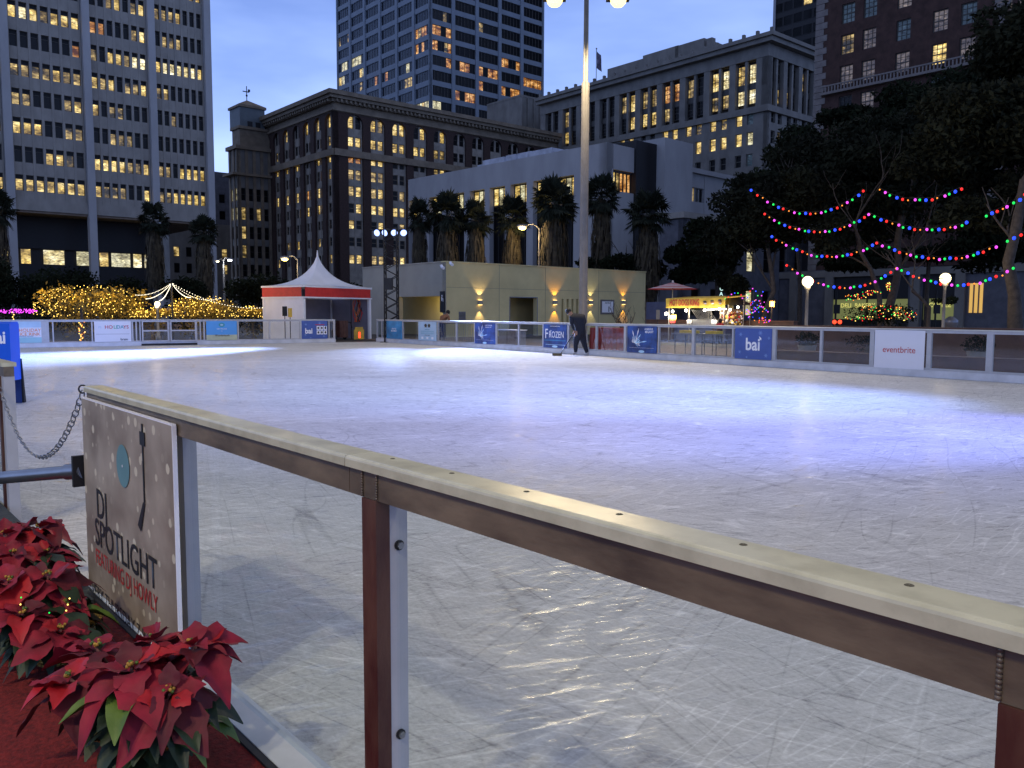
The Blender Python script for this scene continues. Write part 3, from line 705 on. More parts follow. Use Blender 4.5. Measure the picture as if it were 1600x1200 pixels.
# ---- 10b low parapet terrace seen right of the white building, and street-level block
P0 = at_y(1068, 330, 84); B = Bld('low_street_building', 'low dark street building with a pale parapet under the dark trees', 'building', P0)
wm = MB(); z6 = z_for(P0, 334); xs = [(1.5+k*3.2, 3.0+k*3.2) for k in range(8)]; zs = [(1.2, 4.0), (6, 9)]
B.grid('B', wm, 0, 27, 0, z6-.4, xs, zs, 'concrete_dark', .6); wm.box((.6, .6, 0), (27, 3, z6-.5), 'concrete_dark'); wm.box((0, 0, 0), (.59, 3, z6-.5), 'concrete_dark'); wm.box((-.3, -.3, z6-.4), (27, 3, z6+.2), 'concrete_cool'); wm.build('wall', B.root)
for i, (xa, xb) in enumerate(xs):
    for j, (za, zb_) in enumerate(zs): B.win('B', (xa+xb)/2, za, xb-xa, zb_-za, 'sash', 'p' if i == 3 else rcode('kkkh'))
B.finish()
# ================================================================= RINK BOARDS
pm('cap_white', (.52, .53, .50), .35, .10, 4, .02, spec=.5); pm('alu_white', (.42, .42, .44), .45, .08, 5, spec=.5); pm('base_white', (.55, .56, .60), .5, .12, 2.5, .05)
pm('red_tube', (.075, .014, .012), .40, .35, 9, .25, spec=.5, col2=(.12, .055, .035), stretch=(1, 1, .35)); pm('beam_brown', (.105, .08, .058), .36, .35, 5.5, .12, spec=.6, stretch=(.7, 2, 2), col2=(.24, .185, .12), lo=.30, hi=.72)
pm('poster_white', (.72, .72, .78), .5, .03, 1); pm('banner_blue', (.06, .11, .36), .5, .12, 1.5); pm('banner_navy', (.018, .035, .15), .5, .5, 1.8, col2=(.03, .11, .42))
pm('banner_sky', (.10, .36, .78), .5, .06, 1); pm('banner_teal', (.02, .22, .50), .5, .5, 1.0, col2=(.05, .38, .72)); pm('banner_pale', (.42, .58, .72), .5, .08, 2); pm('banner_mint', (.30, .52, .58), .5, .05, 2)
pm('ink_white', (.85, .85, .88), .5, 0); pm('ink_red', (.50, .035, .035), .5, 0); pm('ink_green', (.05, .38, .20), .5, 0); pm('ink_black', (.02, .02, .022), .5, 0); pm('ink_orange', (.75, .22, .03), .5, 0); pm('ink_teal', (.05, .32, .40), .5, 0)
pm('ink_ice', (.45, .70, .92), .5, .1, 3); pm('sand', (.50, .52, .36), .6, .1, 3); pm('steel', (.30, .31, .33), .3, .1, 8, metal=.9, spec=.6); pm('plastic_blue', (.008, .10, .62), .35, .04, 2); pm('plastic_darkblue', (.004, .02, .10), .5); pm('rubber', (.035, .042, .045), .9, .3, 30, .4)
def boards(name, label, P0, d, u0, u1, posts, panes, extra=None, base_to=None):
    """barrier: posts = [(u, width)], panes = [(u0, u1)], local frame x along the boards, rink side -y"""
    root = empty(name, P0, math.atan2(d.y, d.x)); tag(root, label, 'barrier')
    m = MB(); m.prism([(-.055, 1.075), (.055, 1.075), (.055, 1.09), (.045, 1.10), (-.045, 1.10), (-.055, 1.09)], u0, u1, 'cap_white'); m.build('top_rail', root)
    m = MB(); m.box((u0, -.03, 1.01), (u1, .03, 1.074), 'alu_white'); m.box((u0, -.028, .17), (u1, .028, .215), 'alu_white'); m.build('frame', root)
    m = MB(); m.box((u0, -.07, 0.004), (u1, .05, .168), 'base_white'); x = u0+2.4
    m.build('base_board', root)
    for u, w in posts:
        m = MB(); m.box((-w/2, -.036, .2151), (w/2, .034, 1.0095), 'alu_white'); m.build('post', root, Matrix.Translation((u, 0, 0)))
    for a, b in panes:
        m = MB(); m.box((a, -.006, .2152), (b, .006, 1.0094), 'acrylic'); m.build('glass_pane', root)
    return root
RD, FD = rd, fd
def ur(px, z=.6):
    return u_for(C0, RD, px, 530)
def uf(px): return u_for(C0, FD, px, 522)
rp = [(590, .07), (597.5, .06), (605, .05), (630, .05), (655, .05), (685, .06), (713.7, .07), (742.5, .06), (776, .06), (811, .06), (849.5, .06), (888.7, .08), (932.5, .06), (977.5, .10), (1030, .05), (1084, .10), (1146, .05), (1210.5, .11), (1284, .06), (1364, .11), (1453, .10), (1548, .13)]
rpu = [(ur(p), w) for p, w in rp]; u_end = rpu[-1][0]
for k in range(5): u_end += 1.15; rpu.append((u_end, .08))
ban_r = {3: 1, 5: 1, 8: 1, 11: 1, 14: 1, 17: 1, 20: 1}
panes = []
us = [u for u, w in rpu]
RB = boards('rink_barrier', 'long white framed rink barrier along the hot dog stand side, hung with blue banners', C0, RD, us[0]-.03, us[-1]+.1, rpu, [(us[i]+rpu[i][1]/2+.002, us[i+1]-rpu[i+1][1]/2-.002) for i in range(len(us)-1)])
for px in (958+1.5, 1168+0, 1257-16, 1588): pass
fpx = [(-40, .1), (70, .30), (83, .05), (144, .05), (207, .06), (213, .05), (219, .05), (264, .07), (307, .05), (313, .04), (319, .06), (372, .05), (421, .07), (469, .05), (514, .05), (522, .09)]
fpu = [(uf(p), w) for p, w in fpx]; fus = [u for u, w in fpu]; u_ = fus[0]
lead = [(u_-k*1.2, .08) for k in range(6, 0, -1)]; fpu = lead+fpu; fus = [u for u, w in fpu]
FB = boards('rink_barrier', 'white framed rink barrier in front of the golden fairy-lit bushes and white tent', C0, FD, fus[0], fus[-1]+.05, fpu, [(fus[i]+fpu[i][1]/2+.002, fus[i+1]-fpu[i+1][1]/2-.002) for i in range(len(fus)-1) if not (uf(215) < fus[i] < uf(300))])
# double gate in the far boards
g0, g1 = uf(220), uf(307)
GT = empty('rink_gate', C0+FD*g0+Vector((-FD.y, FD.x, 0))*-.10, math.atan2(FD.y, FD.x)); tag(GT, 'white double gate with a middle rail set in the far barrier', 'gate')
gw = g1-g0
for k in range(2):
    a, b = gw*k/2+.03, gw*(k+1)/2-.03; m = MB()
    for z0, z1 in ((.16, .22), (.60, .66), (1.0, 1.06)): m.box((a+.05, -.025, z0), (b-.05, .025, z1), 'alu_white')
    m.box((a, -.03, .14), (a+.05, .03, 1.07), 'alu_white'); m.box((b-.05, -.03, .14), (b, .03, 1.07), 'alu_white'); lf = m.build('gate_leaf', GT)
    m = MB(); m.box((a+.05, -.004, .22), (b-.05, .004, .60), 'acrylic'); m.build('glass_pane', lf)
m = MB(); m.box((0, -.03, .006), (gw, .03, .09), 'near_black'); m.build('threshold', GT)

# ---- banners
def banner(P0, d, u0, u1, z0, z1, mat, label, words, extra=None, out=.05, name='banner', cat='banner', group='advertising banners on the rink barriers'):
    M = frame(P0, d); w = u1-u0
    root = empty(name, (0, 0, 0)); root.matrix_basis = M @ Matrix.Translation(((u0+u1)/2, -out, z0)); tag(root, label, cat, group)
    b = MB(); b.box((-w/2, 0, 0), (w/2, .012, z1-z0), mat); b.build('panel', root)
    H = z1-z0; k = 0
    for t in words:                      # (text, xfrac, zfrac, size as a share of H, mat, opts)
        o = dict(align='CENTER', bold=.008, xs=1, spacing=1, shear=0); o.update(t[5] if len(t) > 5 else {})
        me = text_mesh(t[0], t[3]*H*1.4, t[4], o['bold'], o['align'], o['spacing'], o['shear'], o['xs'], .001)
        link('lettering', me, root, Matrix.Translation(((t[1]-.5)*w, -.004-.0015*k, t[2]*H))); k += 1
    if extra:
        b = MB(); extra(b, w, H); b.build('printed_graphic', root)
    return root
def rect(b, x0, x1, z0, z1, mat, y=-.002): b.add([(x0, y, z0), (x1, y, z0), (x1, y, z1), (x0, y, z1)], [(0, 1, 2, 3)], mat)
def disc(b, x, z, r, mat, y=-.003, n=20, rx=None):
    rx = rx or r; b.add([(x+rx*math.cos(2*math.pi*k/n), y, z+r*math.sin(2*math.pi*k/n)) for k in range(n)], [tuple(range(n))], mat)
def star(b, x, z, r, mat, y=-.003, n=6, inner=.35, rot=0):
    p = []
    for k in range(2*n):
        q = r if k % 2 == 0 else r*inner; a = math.pi*k/n+rot; p.append((x+q*math.cos(a), y, z+q*math.sin(a)))
    b.add([(x, y, z)]+p, [(0, k+1, (k+1) % (2*n)+1) for k in range(2*n)], mat)
def shard(b, x, z, L, ang, w, mat, y=-.003):
    c, s = math.cos(ang), math.sin(ang)
    P = [(0, -w*.5), (L*.55, -w*.35), (L*.75, -w*.8), (L, 0), (L*.75, w*.8), (L*.55, w*.35), (0, w*.5)]
    b.add([(x+p*c-q*s, y, z+p*s+q*c) for p, q in P], [tuple(range(7))], mat)
pm('banner_star', (.16, .26, .55), .5, 0)
def snow(b, w, H):
    for fx, fz, r in ((.16, .80, .09), (.70, .86, .10), (.93, .70, .07), (.14, .22, .08), (.86, .14, .09), (.34, .06, .06)): star(b, (fx-.5)*w, fz*H, r*H, 'banner_star')
def bai_leaf(b, w, H):
    snow(b, w, H); b.add([((.685-.5)*w, -.004, .66*H), ((.73-.5)*w, -.004, .62*H), ((.725-.5)*w, -.004, .70*H), ((.66-.5)*w, -.004, .76*H)], [(0, 1, 2, 3)], 'ink_white')
def guitar(b, w, H):
    for k, (a, L) in enumerate(((72, .60), (50, .46), (108, .52), (8, .62), (135, .24), (24, .30), (165, .2), (90, .30), (-6, .26), (38, .30), (61, .26), (122, .3), (150, .22), (15, .25), (-20, .3), (-40, .2))):
        shard(b, -.22*w, .36*H, L*H, R(a), (.030 if k < 4 else .02)*H, 'ink_ice' if k % 2 else 'ink_white', -.003-.0004*k)
    rect(b, -w/2, w/2, 0, .22*H, 'banner_navy', -.0085); rect(b, -w*.42, w*.42, .185*H, .19*H, 'ink_white', -.010); disc(b, 0, .05*H, .05*H, 'ink_ice', -.0095, rx=.1*w); 
BZ = (.19, 1.03)
def R_(a, b, z=BZ, **k): return (C0, RD, ur(a)+.03, ur(b)-.03, z[0], z[1])
banner(*R_(605, 630), 'banner_teal', 'narrow teal banner with two centred white words near the tent opening', [('JOIN THE', .5, .52, .09, 'ink_white'), ('MOVEMENT', .5, .40, .09, 'ink_white')])
def skates(b, w, H):
    for x in (-.09, .10): disc(b, x*w, .80*H, .085*H, 'ink_black', rx=.075*w); rect(b, (x-.07)*w, (x+.07)*w, .70*H, .72*H, 'ink_black')
    for k, z in enumerate((.50, .465, .40, .36)): rect(b, -.36*w, .36*w, z*H, (z+.012)*H, 'ink_teal')
    for x in (-.28, 0, .28): rect(b, (x-.06)*w, (x+.06)*w, .08*H, .2*H, 'ink_white')
banner(*R_(655, 684), 'banner_pale', 'pale blue notice banner with dark round figures and small lines', [('SKATING RULES', .5, .56, .05, 'ink_teal'), ('NO FOOD OR DRINK', .5, .27, .04, 'ink_black')], skates)
banner(*R_(743, 776), 'banner_navy', 'blue banner with an icy starburst and the words holiday gift, nearer the truss tower', [('A SPECTACULAR', .68, .86, .055, 'ink_white'), ('HOLIDAY GIFT', .68, .77, .055, 'ink_white')], guitar)
def swoosh(b, w, H):
    rect(b, -.46*w, .46*w, .30*H, .34*H, 'banner_teal'); rect(b, -.5*w, .5*w, 0, .10*H, 'banner_navy'); disc(b, 0, .06*H, .05*H, 'ink_ice', rx=.12*w)
    rect(b, -.4*w, .42*w, .13*H, .145*H, 'ink_ice', -.004)
banner(*R_(850, 888), 'banner_navy', 'dark blue banner with large thin letters reading FROZEN', [('A LATE-FEE SEASON SONG', .5, .90, .04, 'ink_white'), ('THE', .32, .70, .05, 'ink_white'), ('F', .14, .40, .42, 'ink_white', dict(xs=.8, bold=.002)), ('ROZEN', .57, .44, .27, 'ink_white', dict(xs=.80, bold=.002))], swoosh)
banner(*R_(981, 1029), 'banner_navy', 'blue banner with an icy guitar burst and the words a serious megahit', [('A SERIOUS', .73, .86, .075, 'ink_white', dict(xs=.85, shear=.1)), ('MEGAHIT', .75, .75, .085, 'ink_white', dict(xs=.85, shear=.1))], guitar)
banner(*R_(1149, 1209), 'banner_blue', 'large blue snowflake banner beside the brown paving, lettered bai', [('bai', .50, .30, .40, 'ink_white', dict(bold=.022, xs=.92))], bai_leaf)
banner(*R_(1367, 1449, (.16, 1.06)), 'poster_white', 'white banner with red lettering eventbrite', [('eventbrite', .5, .42, .165, 'ink_red', dict(bold=0, xs=.93))])
def F_(a, b, z=BZ): return (C0, FD, uf(a)+.03, uf(b)-.03, z[0], z[1])
def hol(b, w, H): rect(b, -w/2, w/2, .72*H, H, 'banner_pale'); rect(b, -w/2, w/2, 0, .26*H, 'banner_mint')
banner(*F_(-20, 66), 'poster_white', 'white banner with pale blue bands and orange letters, leftmost beside the blue cabinet', [('HOLIDAY', .78, .52, .15, 'ink_orange', dict(bold=.003)), ('ICE RINK', .78, .34, .15, 'ink_orange', dict(bold=.003)), ('PERSHING SQUARE', .70, .28, .05, 'ink_teal')], hol)
def pines(b, w, H): rect(b, -.45*w, .45*w, .37*H, .38*H, 'ink_black')
banner(*F_(146, 206), 'poster_white', 'white banner with multicoloured letters reading holidays', [('PS', .15, .66, .10, 'banner_pale'), ('HO', .39, .64, .17, 'ink_red'), ('LI', .57, .64, .17, 'ink_green'), ('DA', .70, .64, .17, 'ink_teal'), ('YS', .86, .64, .17, 'ink_red'), ('brain', .80, .06, .12, 'ink_black')], pines)
def beach(b, w, H): rect(b, -w/2, w/2, 0, .28*H, 'sand'); disc(b, 0, .80*H, .11*H, 'ink_teal', rx=.10*w); disc(b, 0, .80*H, .05*H, 'banner_pale', -.005, rx=.05*w)
banner(*F_(321, 371), 'banner_sky', 'bright blue banner with a round seal above a pale green strip', [('NEW PALACE', .5, .56, .06, 'ink_white'), ('for', .5, .46, .05, 'ink_white'), ('Wonderlands', .5, .20, .10, 'ink_black', dict(shear=.3))], beach)
def bottles(b, w, H):
    snow(b, w, H)
    for k in range(6): rect(b, (.58+.14*(k % 3)-.5)*w, (.70+.14*(k % 3)-.5)*w, (.24+.25*(k//3))*H, (.46+.25*(k//3))*H, 'ink_white'); disc(b, (.64+.14*(k % 3)-.5)*w, (.35+.25*(k//3))*H, .07*H, 'ink_black', -.005, rx=.035*w)
    rect(b, .02*w, .38*w, .76*H, .80*H, 'ink_red')
banner(*F_(470, 512), 'banner_blue', 'small blue banner lettered bai with rows of white cartons beside the white tent', [('bai', .27, .30, .30, 'ink_white', dict(bold=.025, xs=.9))], bottles)

# ---- blue cabinet on the ice
P = at_z(2, 634, 0); CB_ = empty('display_cabinet', P, R(8)); tag(CB_, 'bright blue plastic display cabinet lettered bai standing on the ice', 'cabinet')
sc_ = P.y/FPX; w = .42; ht = 1.27
m = MB(); m.prism([(-.02, .38), (.30, .38), (.30, ht-.04), (.26, ht), (.03, ht), (-.02, ht-.03)], -w, w*.42, 'plastic_blue'); m.build('body', CB_)
m = MB(); m.box((-w, .29, .01), (w*.40, .31, .37), 'plastic_darkblue'); m.prism([(.0, .01), (.03, .01), (.0, .379), (-.018, .379)], w*.33, w*.42, 'plastic_blue'); m.build('leg', CB_)
m = MB(); m.prism([(.33, .01), (.40, .01), (.31, .7), (.301, .7)], w*.30, w*.46, 'near_black'); m.build('rear_brace', CB_)
m = MB(); m.box((-.20, -.028, .50), (w*.38, -.021, .512), 'ink_white'); m.build('slot', CB_)
link('lettering', text_mesh('bai', .26, 'ink_white', .03, 'CENTER', 1, 0, .8), CB_, Matrix.Translation((.0, -.026, .95)))

# ---- near barrier (the camera stands beside it)
def near_x(P0, d, px, py=700): return u_for(P0, d, px, py)
nseg = [(N1, (N2-N1)), (N2, (N3-N2))]
NRoot = []
def near_boards(P0, d, L, label, s0=0):
    d = d.normalized(); root = empty('rink_barrier', P0, math.atan2(d.y, d.x)); tag(root, label, 'barrier')
    # rink side is +y here, public side -y ; cap back edge was measured, so the cap spans y -.082..0
    m = MB(); prof = [(-.080, 1.074)]+[(-.080+.008*(1-math.cos(a)), 1.092+.008*math.sin(a)) for a in np.linspace(0, math.pi/2, 4)]+[(-.004, 1.10), (0, 1.096), (0, 1.074)]
    m.prism(prof[::-1], s0, L, 'cap_near', False); tr = m.build('top_rail', root)
    m = MB(); m.box((s0, -.068, 1.010), (L, -.008, 1.073), 'beam_brown'); m.build('beam', root)
    m = MB(); m.prism([(-.0755, .0), (.09, .0), (.09, .10), (.02, .165), (-.0755, .165)], s0, L, 'base_near'); m.build('base_board', root)
    m = MB(); m.box((s0, -.098, .0), (L, -.076, .162), 'near_black'); m.build('edge_strip', root)
    return root
pm('cap_near', (.44, .42, .29), .30, .16, 11, .06, spec=.5, stretch=(1, 1, 1), col2=(.58, .56, .40), lo=.2, hi=.6); pm('base_near', (.50, .54, .56), .5, .15, 3, .05)
def near_post(root, x, red=True, bolt=True, side=1):
    m = MB()
    if red:
        m.box((x-.030, -.072, .0), (x+.030, -.036, 1.0095), 'red_tube'); p = m.build('post', root)
        w = MB()
        for s in (-1, 1):
            w = MB()
            for k in range(10): w.ball((x+s*.031, -.070, 1.015+k*.006), .0042, 'beam_brown', 5)
            w.build('weld', p)
    m = MB(); m.box((x-.029, -.0355, .02), (x+.029, .012, 1.0093), 'alu_white'); ch = m.build('channel', root)
    if bolt:
        for z in (.90, .45): b = MB(); b.tube([(x+.0295, -.012, z), (x+.034, -.012, z)], .012, 'metal_dark', 12); b.tube([(x+.0341, -.012, z), (x+.040, -.012, z)], .0085, 'steel', 6); b.build('bolt', ch)
LA_ = (N2-N1).length; dA = (N2-N1).normalized(); dB = (N3-N2).normalized()
nrm = Vector((-dA.y, dA.x, 0)); xs0 = near_x(N1-nrm*.078, dA, 131, 600)
NA = near_boards(N1, dA, LA_-.001, 'near end of the rink barrier holding the poster, white cap over a brown beam', xs0)
NB = near_boards(N2+dB*.001, dB, 4.2, 'nearest long run of rink barrier with worn cream cap and dark red post')
nrB = Vector((-dB.y, dB.x, 0)); xpost = near_x(N2-nrB*.072, dB, 577, 900)
near_post(NB, xpost); xp2 = near_x(N2-nrB*.072, dB, 1556, 1130)+.03; near_post(NB, xp2); near_post(NB, xp2+1.3)
xa = near_x(N1-nrm*.036, dA, 284, 800)
m = MB(); m.box((xa-.029, -.0355, .02), (xa+.029, .012, 1.0093), 'alu_white'); m.build('channel', NA)
m = MB(); m.box((xs0, -.068, .02), (xs0+.05, -.010, 1.0095), 'beam_brown'); m.build('post', NA)
for root, L, x0, pos in ((NB, 4.2, .02, []), (NA, LA_, xs0+.07, [])):
    m = MB(); m.box((x0, -.018, .192), (L-.01, -.011, 1.0092), 'acrylic_near'); m.build('glass_pane', root)
for px, py in ((627, 716), (720, 739), (837, 767), (982, 806), (1175, 857), (1432, 923)):
    x = near_x(N2, dB, px, py); pass
pm('hole', (.10, .09, .06), .8)
for px, py in ((627, 716), (720, 739), (837, 767), (982, 806), (1175, 857), (1432, 923)):
    x = near_x(N2, dB, px, py); b = MB(); b.lathe([(.001, .0012), (.0045, .001), (.0062, .0)], (x, -.024, 1.1002), 'hole', 12); b.build('screw_hole', NB)
# kink post plates where the two runs meet
# ---- poster on the near barrier
def bokeh():
    m, n, l = _mat('poster_bokeh'); b = n['Principled BSDF']; b.inputs['Roughness'].default_value = .45
    t = n.new('ShaderNodeTexCoord'); v = n.new('ShaderNodeTexVoronoi'); v.inputs['Scale'].default_value = 17; l.new(t.outputs['Object'], v.inputs['Vector'])
    r = n.new('ShaderNodeMapRange'); r.inputs[1].default_value = .34; r.inputs[2].default_value = .30; l.new(v.outputs['Distance'], r.inputs[0])
    sx = n.new('ShaderNodeSeparateColor'); l.new(v.outputs['Color'], sx.inputs[0])
    gt = n.new('ShaderNodeMath'); gt.operation = 'GREATER_THAN'; gt.inputs[1].default_value = .25; l.new(sx.outputs[0], gt.inputs[0])
    mu = n.new('ShaderNodeMath'); mu.operation = 'MULTIPLY'; l.new(gt.outputs[0], mu.inputs[0]); l.new(r.outputs[0], mu.inputs[1])
    mv = n.new('ShaderNodeMath'); mv.operation = 'MULTIPLY'; l.new(mu.outputs[0], mv.inputs[0]); l.new(sx.outputs[1], mv.inputs[1])
    z = n.new('ShaderNodeTexNoise'); z.inputs['Scale'].default_value = 3.5; z.inputs['Detail'].default_value = 4; l.new(t.outputs['Object'], z.inputs[0])
    c = n.new('ShaderNodeValToRGB'); c.color_ramp.elements[0].position = .35; c.color_ramp.elements[0].color = (.22, .175, .13, 1); c.color_ramp.elements[1].position = .65; c.color_ramp.elements[1].color = (.42, .36, .28, 1)
    l.new(z.outputs[0], c.inputs[0]); x = n.new('ShaderNodeMix'); x.data_type = 'RGBA'; l.new(mv.outputs[0], x.inputs[0]); l.new(c.outputs[0], x.inputs[6]); x.inputs[7].default_value = (.66, .60, .45, 1); l.new(x.outputs[2], b.inputs['Base Color'])
bokeh()
PZ0, PZ1 = .20, 1.045; xw1 = near_x(N1-nrm*.085, dA, 274, 800)
PO = empty('poster', (0, 0, 0)); PO.matrix_basis = frame(N1, dA) @ Matrix.Translation((.0, -.088, 0)); tag(PO, 'beige bokeh poster with a teal record and the words DJ SPOTLIGHT on the near barrier', 'poster')
m = MB(); m.box((xs0-.01, 0, PZ0), (xw1, .012, PZ1), 'poster_bokeh'); m.box((xs0-.012, -.001, PZ1), (xw1+.002, .013, PZ1+.006), 'ink_white'); m.box((xw1, -.001, PZ0), (xw1+.006, .013, PZ1), 'ink_white'); m.build('panel', PO)
def xz(px, py):
    x = near_x(N1-nrm*.088, dA, px, py); Pp = N1-nrm*.088+dA*x; return x, z_for(Pp, py)
for s, (px, py), (qx, qy), mat, bo in (('DJ', (152, 806), (168, 815), 'ink_black', .012), ('SPOTLIGHT', (150, 848), (247, 917), 'ink_black', .012), ('FEATURING DJ HOWLY', (151, 878), (248, 960), 'ink_red', .008), ('EVERY THURSDAY 7-9', (141, 922), (228, 995), 'ink_black', .012)):
    x0, z0 = xz(px, py); x1, _ = xz(qx, qy); me = text_mesh(s, .10, mat, bo*.4, depth=0); wdt = max(v.co.x for v in me.vertices); hh = {'DJ': .125, 'SPOTLIGHT': .118, 'FEATURING DJ HOWLY': .066, 'EVERY THURSDAY 7-9': .055}[s]
    capz = max(v.co.z for v in me.vertices); me.transform(Matrix.Diagonal(((x1-x0)/wdt, 1, hh/capz, 1)))
    link('lettering', me, PO, Matrix.Translation((x0, -.003, z0)))
    print('TXT', s, x0, x1, z0)
x0, z0 = xz(193, 728); b = MB()
pm('teal_disc', (.13, .27, .29), .5, .08, 5)
disc(b, x0, z0, .085, 'teal_disc', -.003, 32, rx=.085); disc(b, x0, z0, .006, 'ink_white', -.005, 8); b.build('record_picture', PO)
b = MB(); xt, zt_ = xz(222, 645); xt2, zt2 = xz(220, 770)
b.box((xt-.006, -.004, z0-.10), (xt+.006, -.002, 1.02), 'ink_black'); b.box((xt-.028, -.0045, .94), (xt+.028, -.002, .99), 'ink_black'); b.add([(xt-.012, -.0045, z0-.10), (xt+.01, -.0045, z0-.10), (xt-.05, -.0045, z0-.22), (xt-.085, -.0045, z0-.20)], [(0, 3, 2, 1)], 'ink_black'); b.build('tone_arm_picture', PO)
b = MB(); b.lathe([(.09+.0, 0)], (0, 0, 0), 'ink_black', 3) if False else None

# ---- gap: chain, steel bar, far post
Pe = N1-nrm*.05+dA*xs0
m = MB(); p0, p1 = at_y(-60, 752, 4.0), at_y(132, 735, Pe.y+.01)
BRt = empty('guard_bar', p1); tag(BRt, 'round steel bar across the gap beside the poster', 'bar')
m.tube([p0-p1, (p0-p1)*.12], .030, 'steel', 20); m.build('bar', BRt); m = MB(); m.tube([(p0-p1)*.13, (p0-p1)*.0], .037, 'steel', 20); m.build('collar', BRt); m = MB(); m.box((-.012, -.05, -.07), (.012, .05, .07), 'metal_dark', frame((0, 0, 0), dA)); m.build('bracket', BRt)
pL = at_z(2, 585, 1.02); pL = at_y(0, 606, 5.3); pR = at_y(130, 612, Pe.y+.02)
CH = empty('chain', pR); tag(CH, 'thin steel link chain sagging across the gap above the steel bar', 'chain')
NL = 46; lk = MB()
for i in range(NL):
    def cpt(t): q = pR.lerp(pL, t); q = q.copy(); q.z -= 4*t*(1-t)*.37; return q
    a, b_ = cpt(i/NL)-pR, cpt((i+1)/NL)-pR; c = (a+b_)/2; t = (b_-a).normalized(); L = (b_-a).length*.68
    sdir = t.cross(Vector((0, 0, 1))).normalized(); udir = t.cross(sdir)
    w = sdir if i % 2 else udir; w = (w*.9+(udir if i % 2 else sdir)*.45).normalized()
    ring = [c+t*L*math.cos(k*math.pi/4)+w*.013*math.sin(k*math.pi/4) for k in range(9)]; lk.tube(ring, .003, 'steel', 5, False)
lk.build('links', CH)
b = MB(); ring = [Vector((.018*math.cos(k*math.pi/5), -.004, .018*math.sin(k*math.pi/5)+.012)) for k in range(9)]; b.tube(ring, .004, 'metal_dark', 6); b.build('hook', CH)
# next run of boards beyond the gap
Pn0 = at_y(13, 565, 5.35); Pn0.z = 0; dl = (N1-Pn0).normalized()
NC = empty('rink_barrier', Pn0, math.atan2(dl.y, dl.x)); tag(NC, 'end post of the rink barrier beyond the chained gap, partly cut by the frame', 'barrier')
m = MB(); m.box((-3, -.04, 1.074), (0.0, .045, 1.10), 'cap_near'); m.build('top_rail', NC); m = MB(); m.box((-3, -.03, 1.01), (-.0, .03, 1.0735), 'beam_brown'); m.build('beam', NC)
m = MB(); m.box((-.075, -.032, .02), (-.002, .032, 1.0095), 'alu_white'); m.box((-.077, -.034, .02), (-.055, .034, 1.0), 'alu_white') if False else None; m.build('channel', NC)
m = MB(); m.box((-.12, -.045, .02), (-.078, .03, 1.0095), 'red_tube'); m.build('post', NC); m = MB(); m.box((-3, -.04, .0), (-.13, .04, .19), 'base_near'); m.build('base_board', NC)
m = MB(); m.box((-3, -.005, .2), (-.13, .005, 1.0), 'acrylic'); m.build('glass_pane', NC)

# ---- red carpet on the near side and outside the right boards, grey rubber mat in the gap
nn = Vector((-dA.y, dA.x, 0))
def strip(P, d, u0, u1, y0, y1, z, mat, name, side=1, kind='structure'):
    n_ = Vector((-d.y, d.x, 0))*side; m = MB(); q = [P+d*u0+n_*y0, P+d*u1+n_*y0, P+d*u1+n_*y1, P+d*u0+n_*y1]
    if (q[1]-q[0]).cross(q[2]-q[0]).z < 0: q = q[::-1]
    m.add([(p.x, p.y, z) for p in q], [(0, 1, 2, 3)], mat); o = m.build(name); o['kind'] = kind; return o
m = MB(); m.box((.5, -4.5, .002), (12, -.099, .155), 'red_carpet'); o = m.build('carpet_deck', None, frame(N1, dA)); o['kind'] = 'structure'
m = MB(); m.box((-9, -4.5, .002), (.499, -.30, .12), 'rubber'); o = m.build('path', None, frame(N1, dA)); o['kind'] = 'structure'
strip(C0, RD, 2, 46, .06, .75, .006, 'red_carpet', 'carpet', 1)
M = MB(); M.prism([(-.16, .0), (.16, .0), (.05, .16), (-.16, .16)], -3.6, -.1, 'rubber'); o = M.build('rubber_ramp', None, frame(N1+dA*.55-nn*.12, dA)); tag(o, 'dark grey rubber kerb ramp running behind the red poinsettias', 'ramp')
# ================================================================= LAMPS AND PARK
def lamp_mat(name, col, s): return em(name, col, s)
em('lamp_sodium', (1.0, .78, .26), 2.6); em('lamp_white', (1.0, .90, .62), 3); em('lamp_blue', (.34, .46, 1.0), 2.6); em('lamp_warm', (1.0, .50, .12), 2.2); em('lamp_cold', (.9, .95, 1.0), 7); em('bulb_white', (1.0, .93, .80), 9)
pm('pole_grey', (.17, .16, .15), .55, .12, 3, metal=.2); pm('fibre_dark', (.004, .004, .005), .6)
# ---- tall twin park pole
P = at_y(911, 500, 31.5); P.z = 0; T = empty('light_pole', P); tag(T, 'tall pale park light pole with two glowing lamp heads, behind the rink barrier', 'light pole')
zt = z_for(P, 4); m = MB(); m.lathe([(.0, 0), (.26, 0), (.26, .25), (.165, .3), (.15, 5), (.145, z_for(P, 130)), (.095, z_for(P, 128)), (.085, zt+.6), (0, zt+.6)], (0, 0, 0), 'pole_grey', 16); pl = m.build('pole', T)
W = 48/FPX*P.y
for s in (-1, 1):
    m = MB(); m.tube([(0, 0, zt+.25), (s*(W-.3), 0, zt+.3)], .04, 'pole_grey', 8); m.build('arm', T)
    m = MB(); m.prism([(-.3, zt+.12), (.3, zt+.12), (.24, zt+.42), (-.24, zt+.42)], s*W-.42, s*W+.42, 'metal_dark'); h = m.build('lamp_head', T)
    m = MB(); m.lathe([(.0, -.16), (.18, -.12), (.27, -.02), (.30, .115)], (s*W, 0, zt), 'lamp_sodium', 18); m.build('lens', h)
    light('pole_lamp', 'SPOT', P+Vector((s*W, 0, zt-.25)), 2900, (1, .78, .44), T, .25, P+Vector((s*W*8, -5.0, 0)), 146, .5)
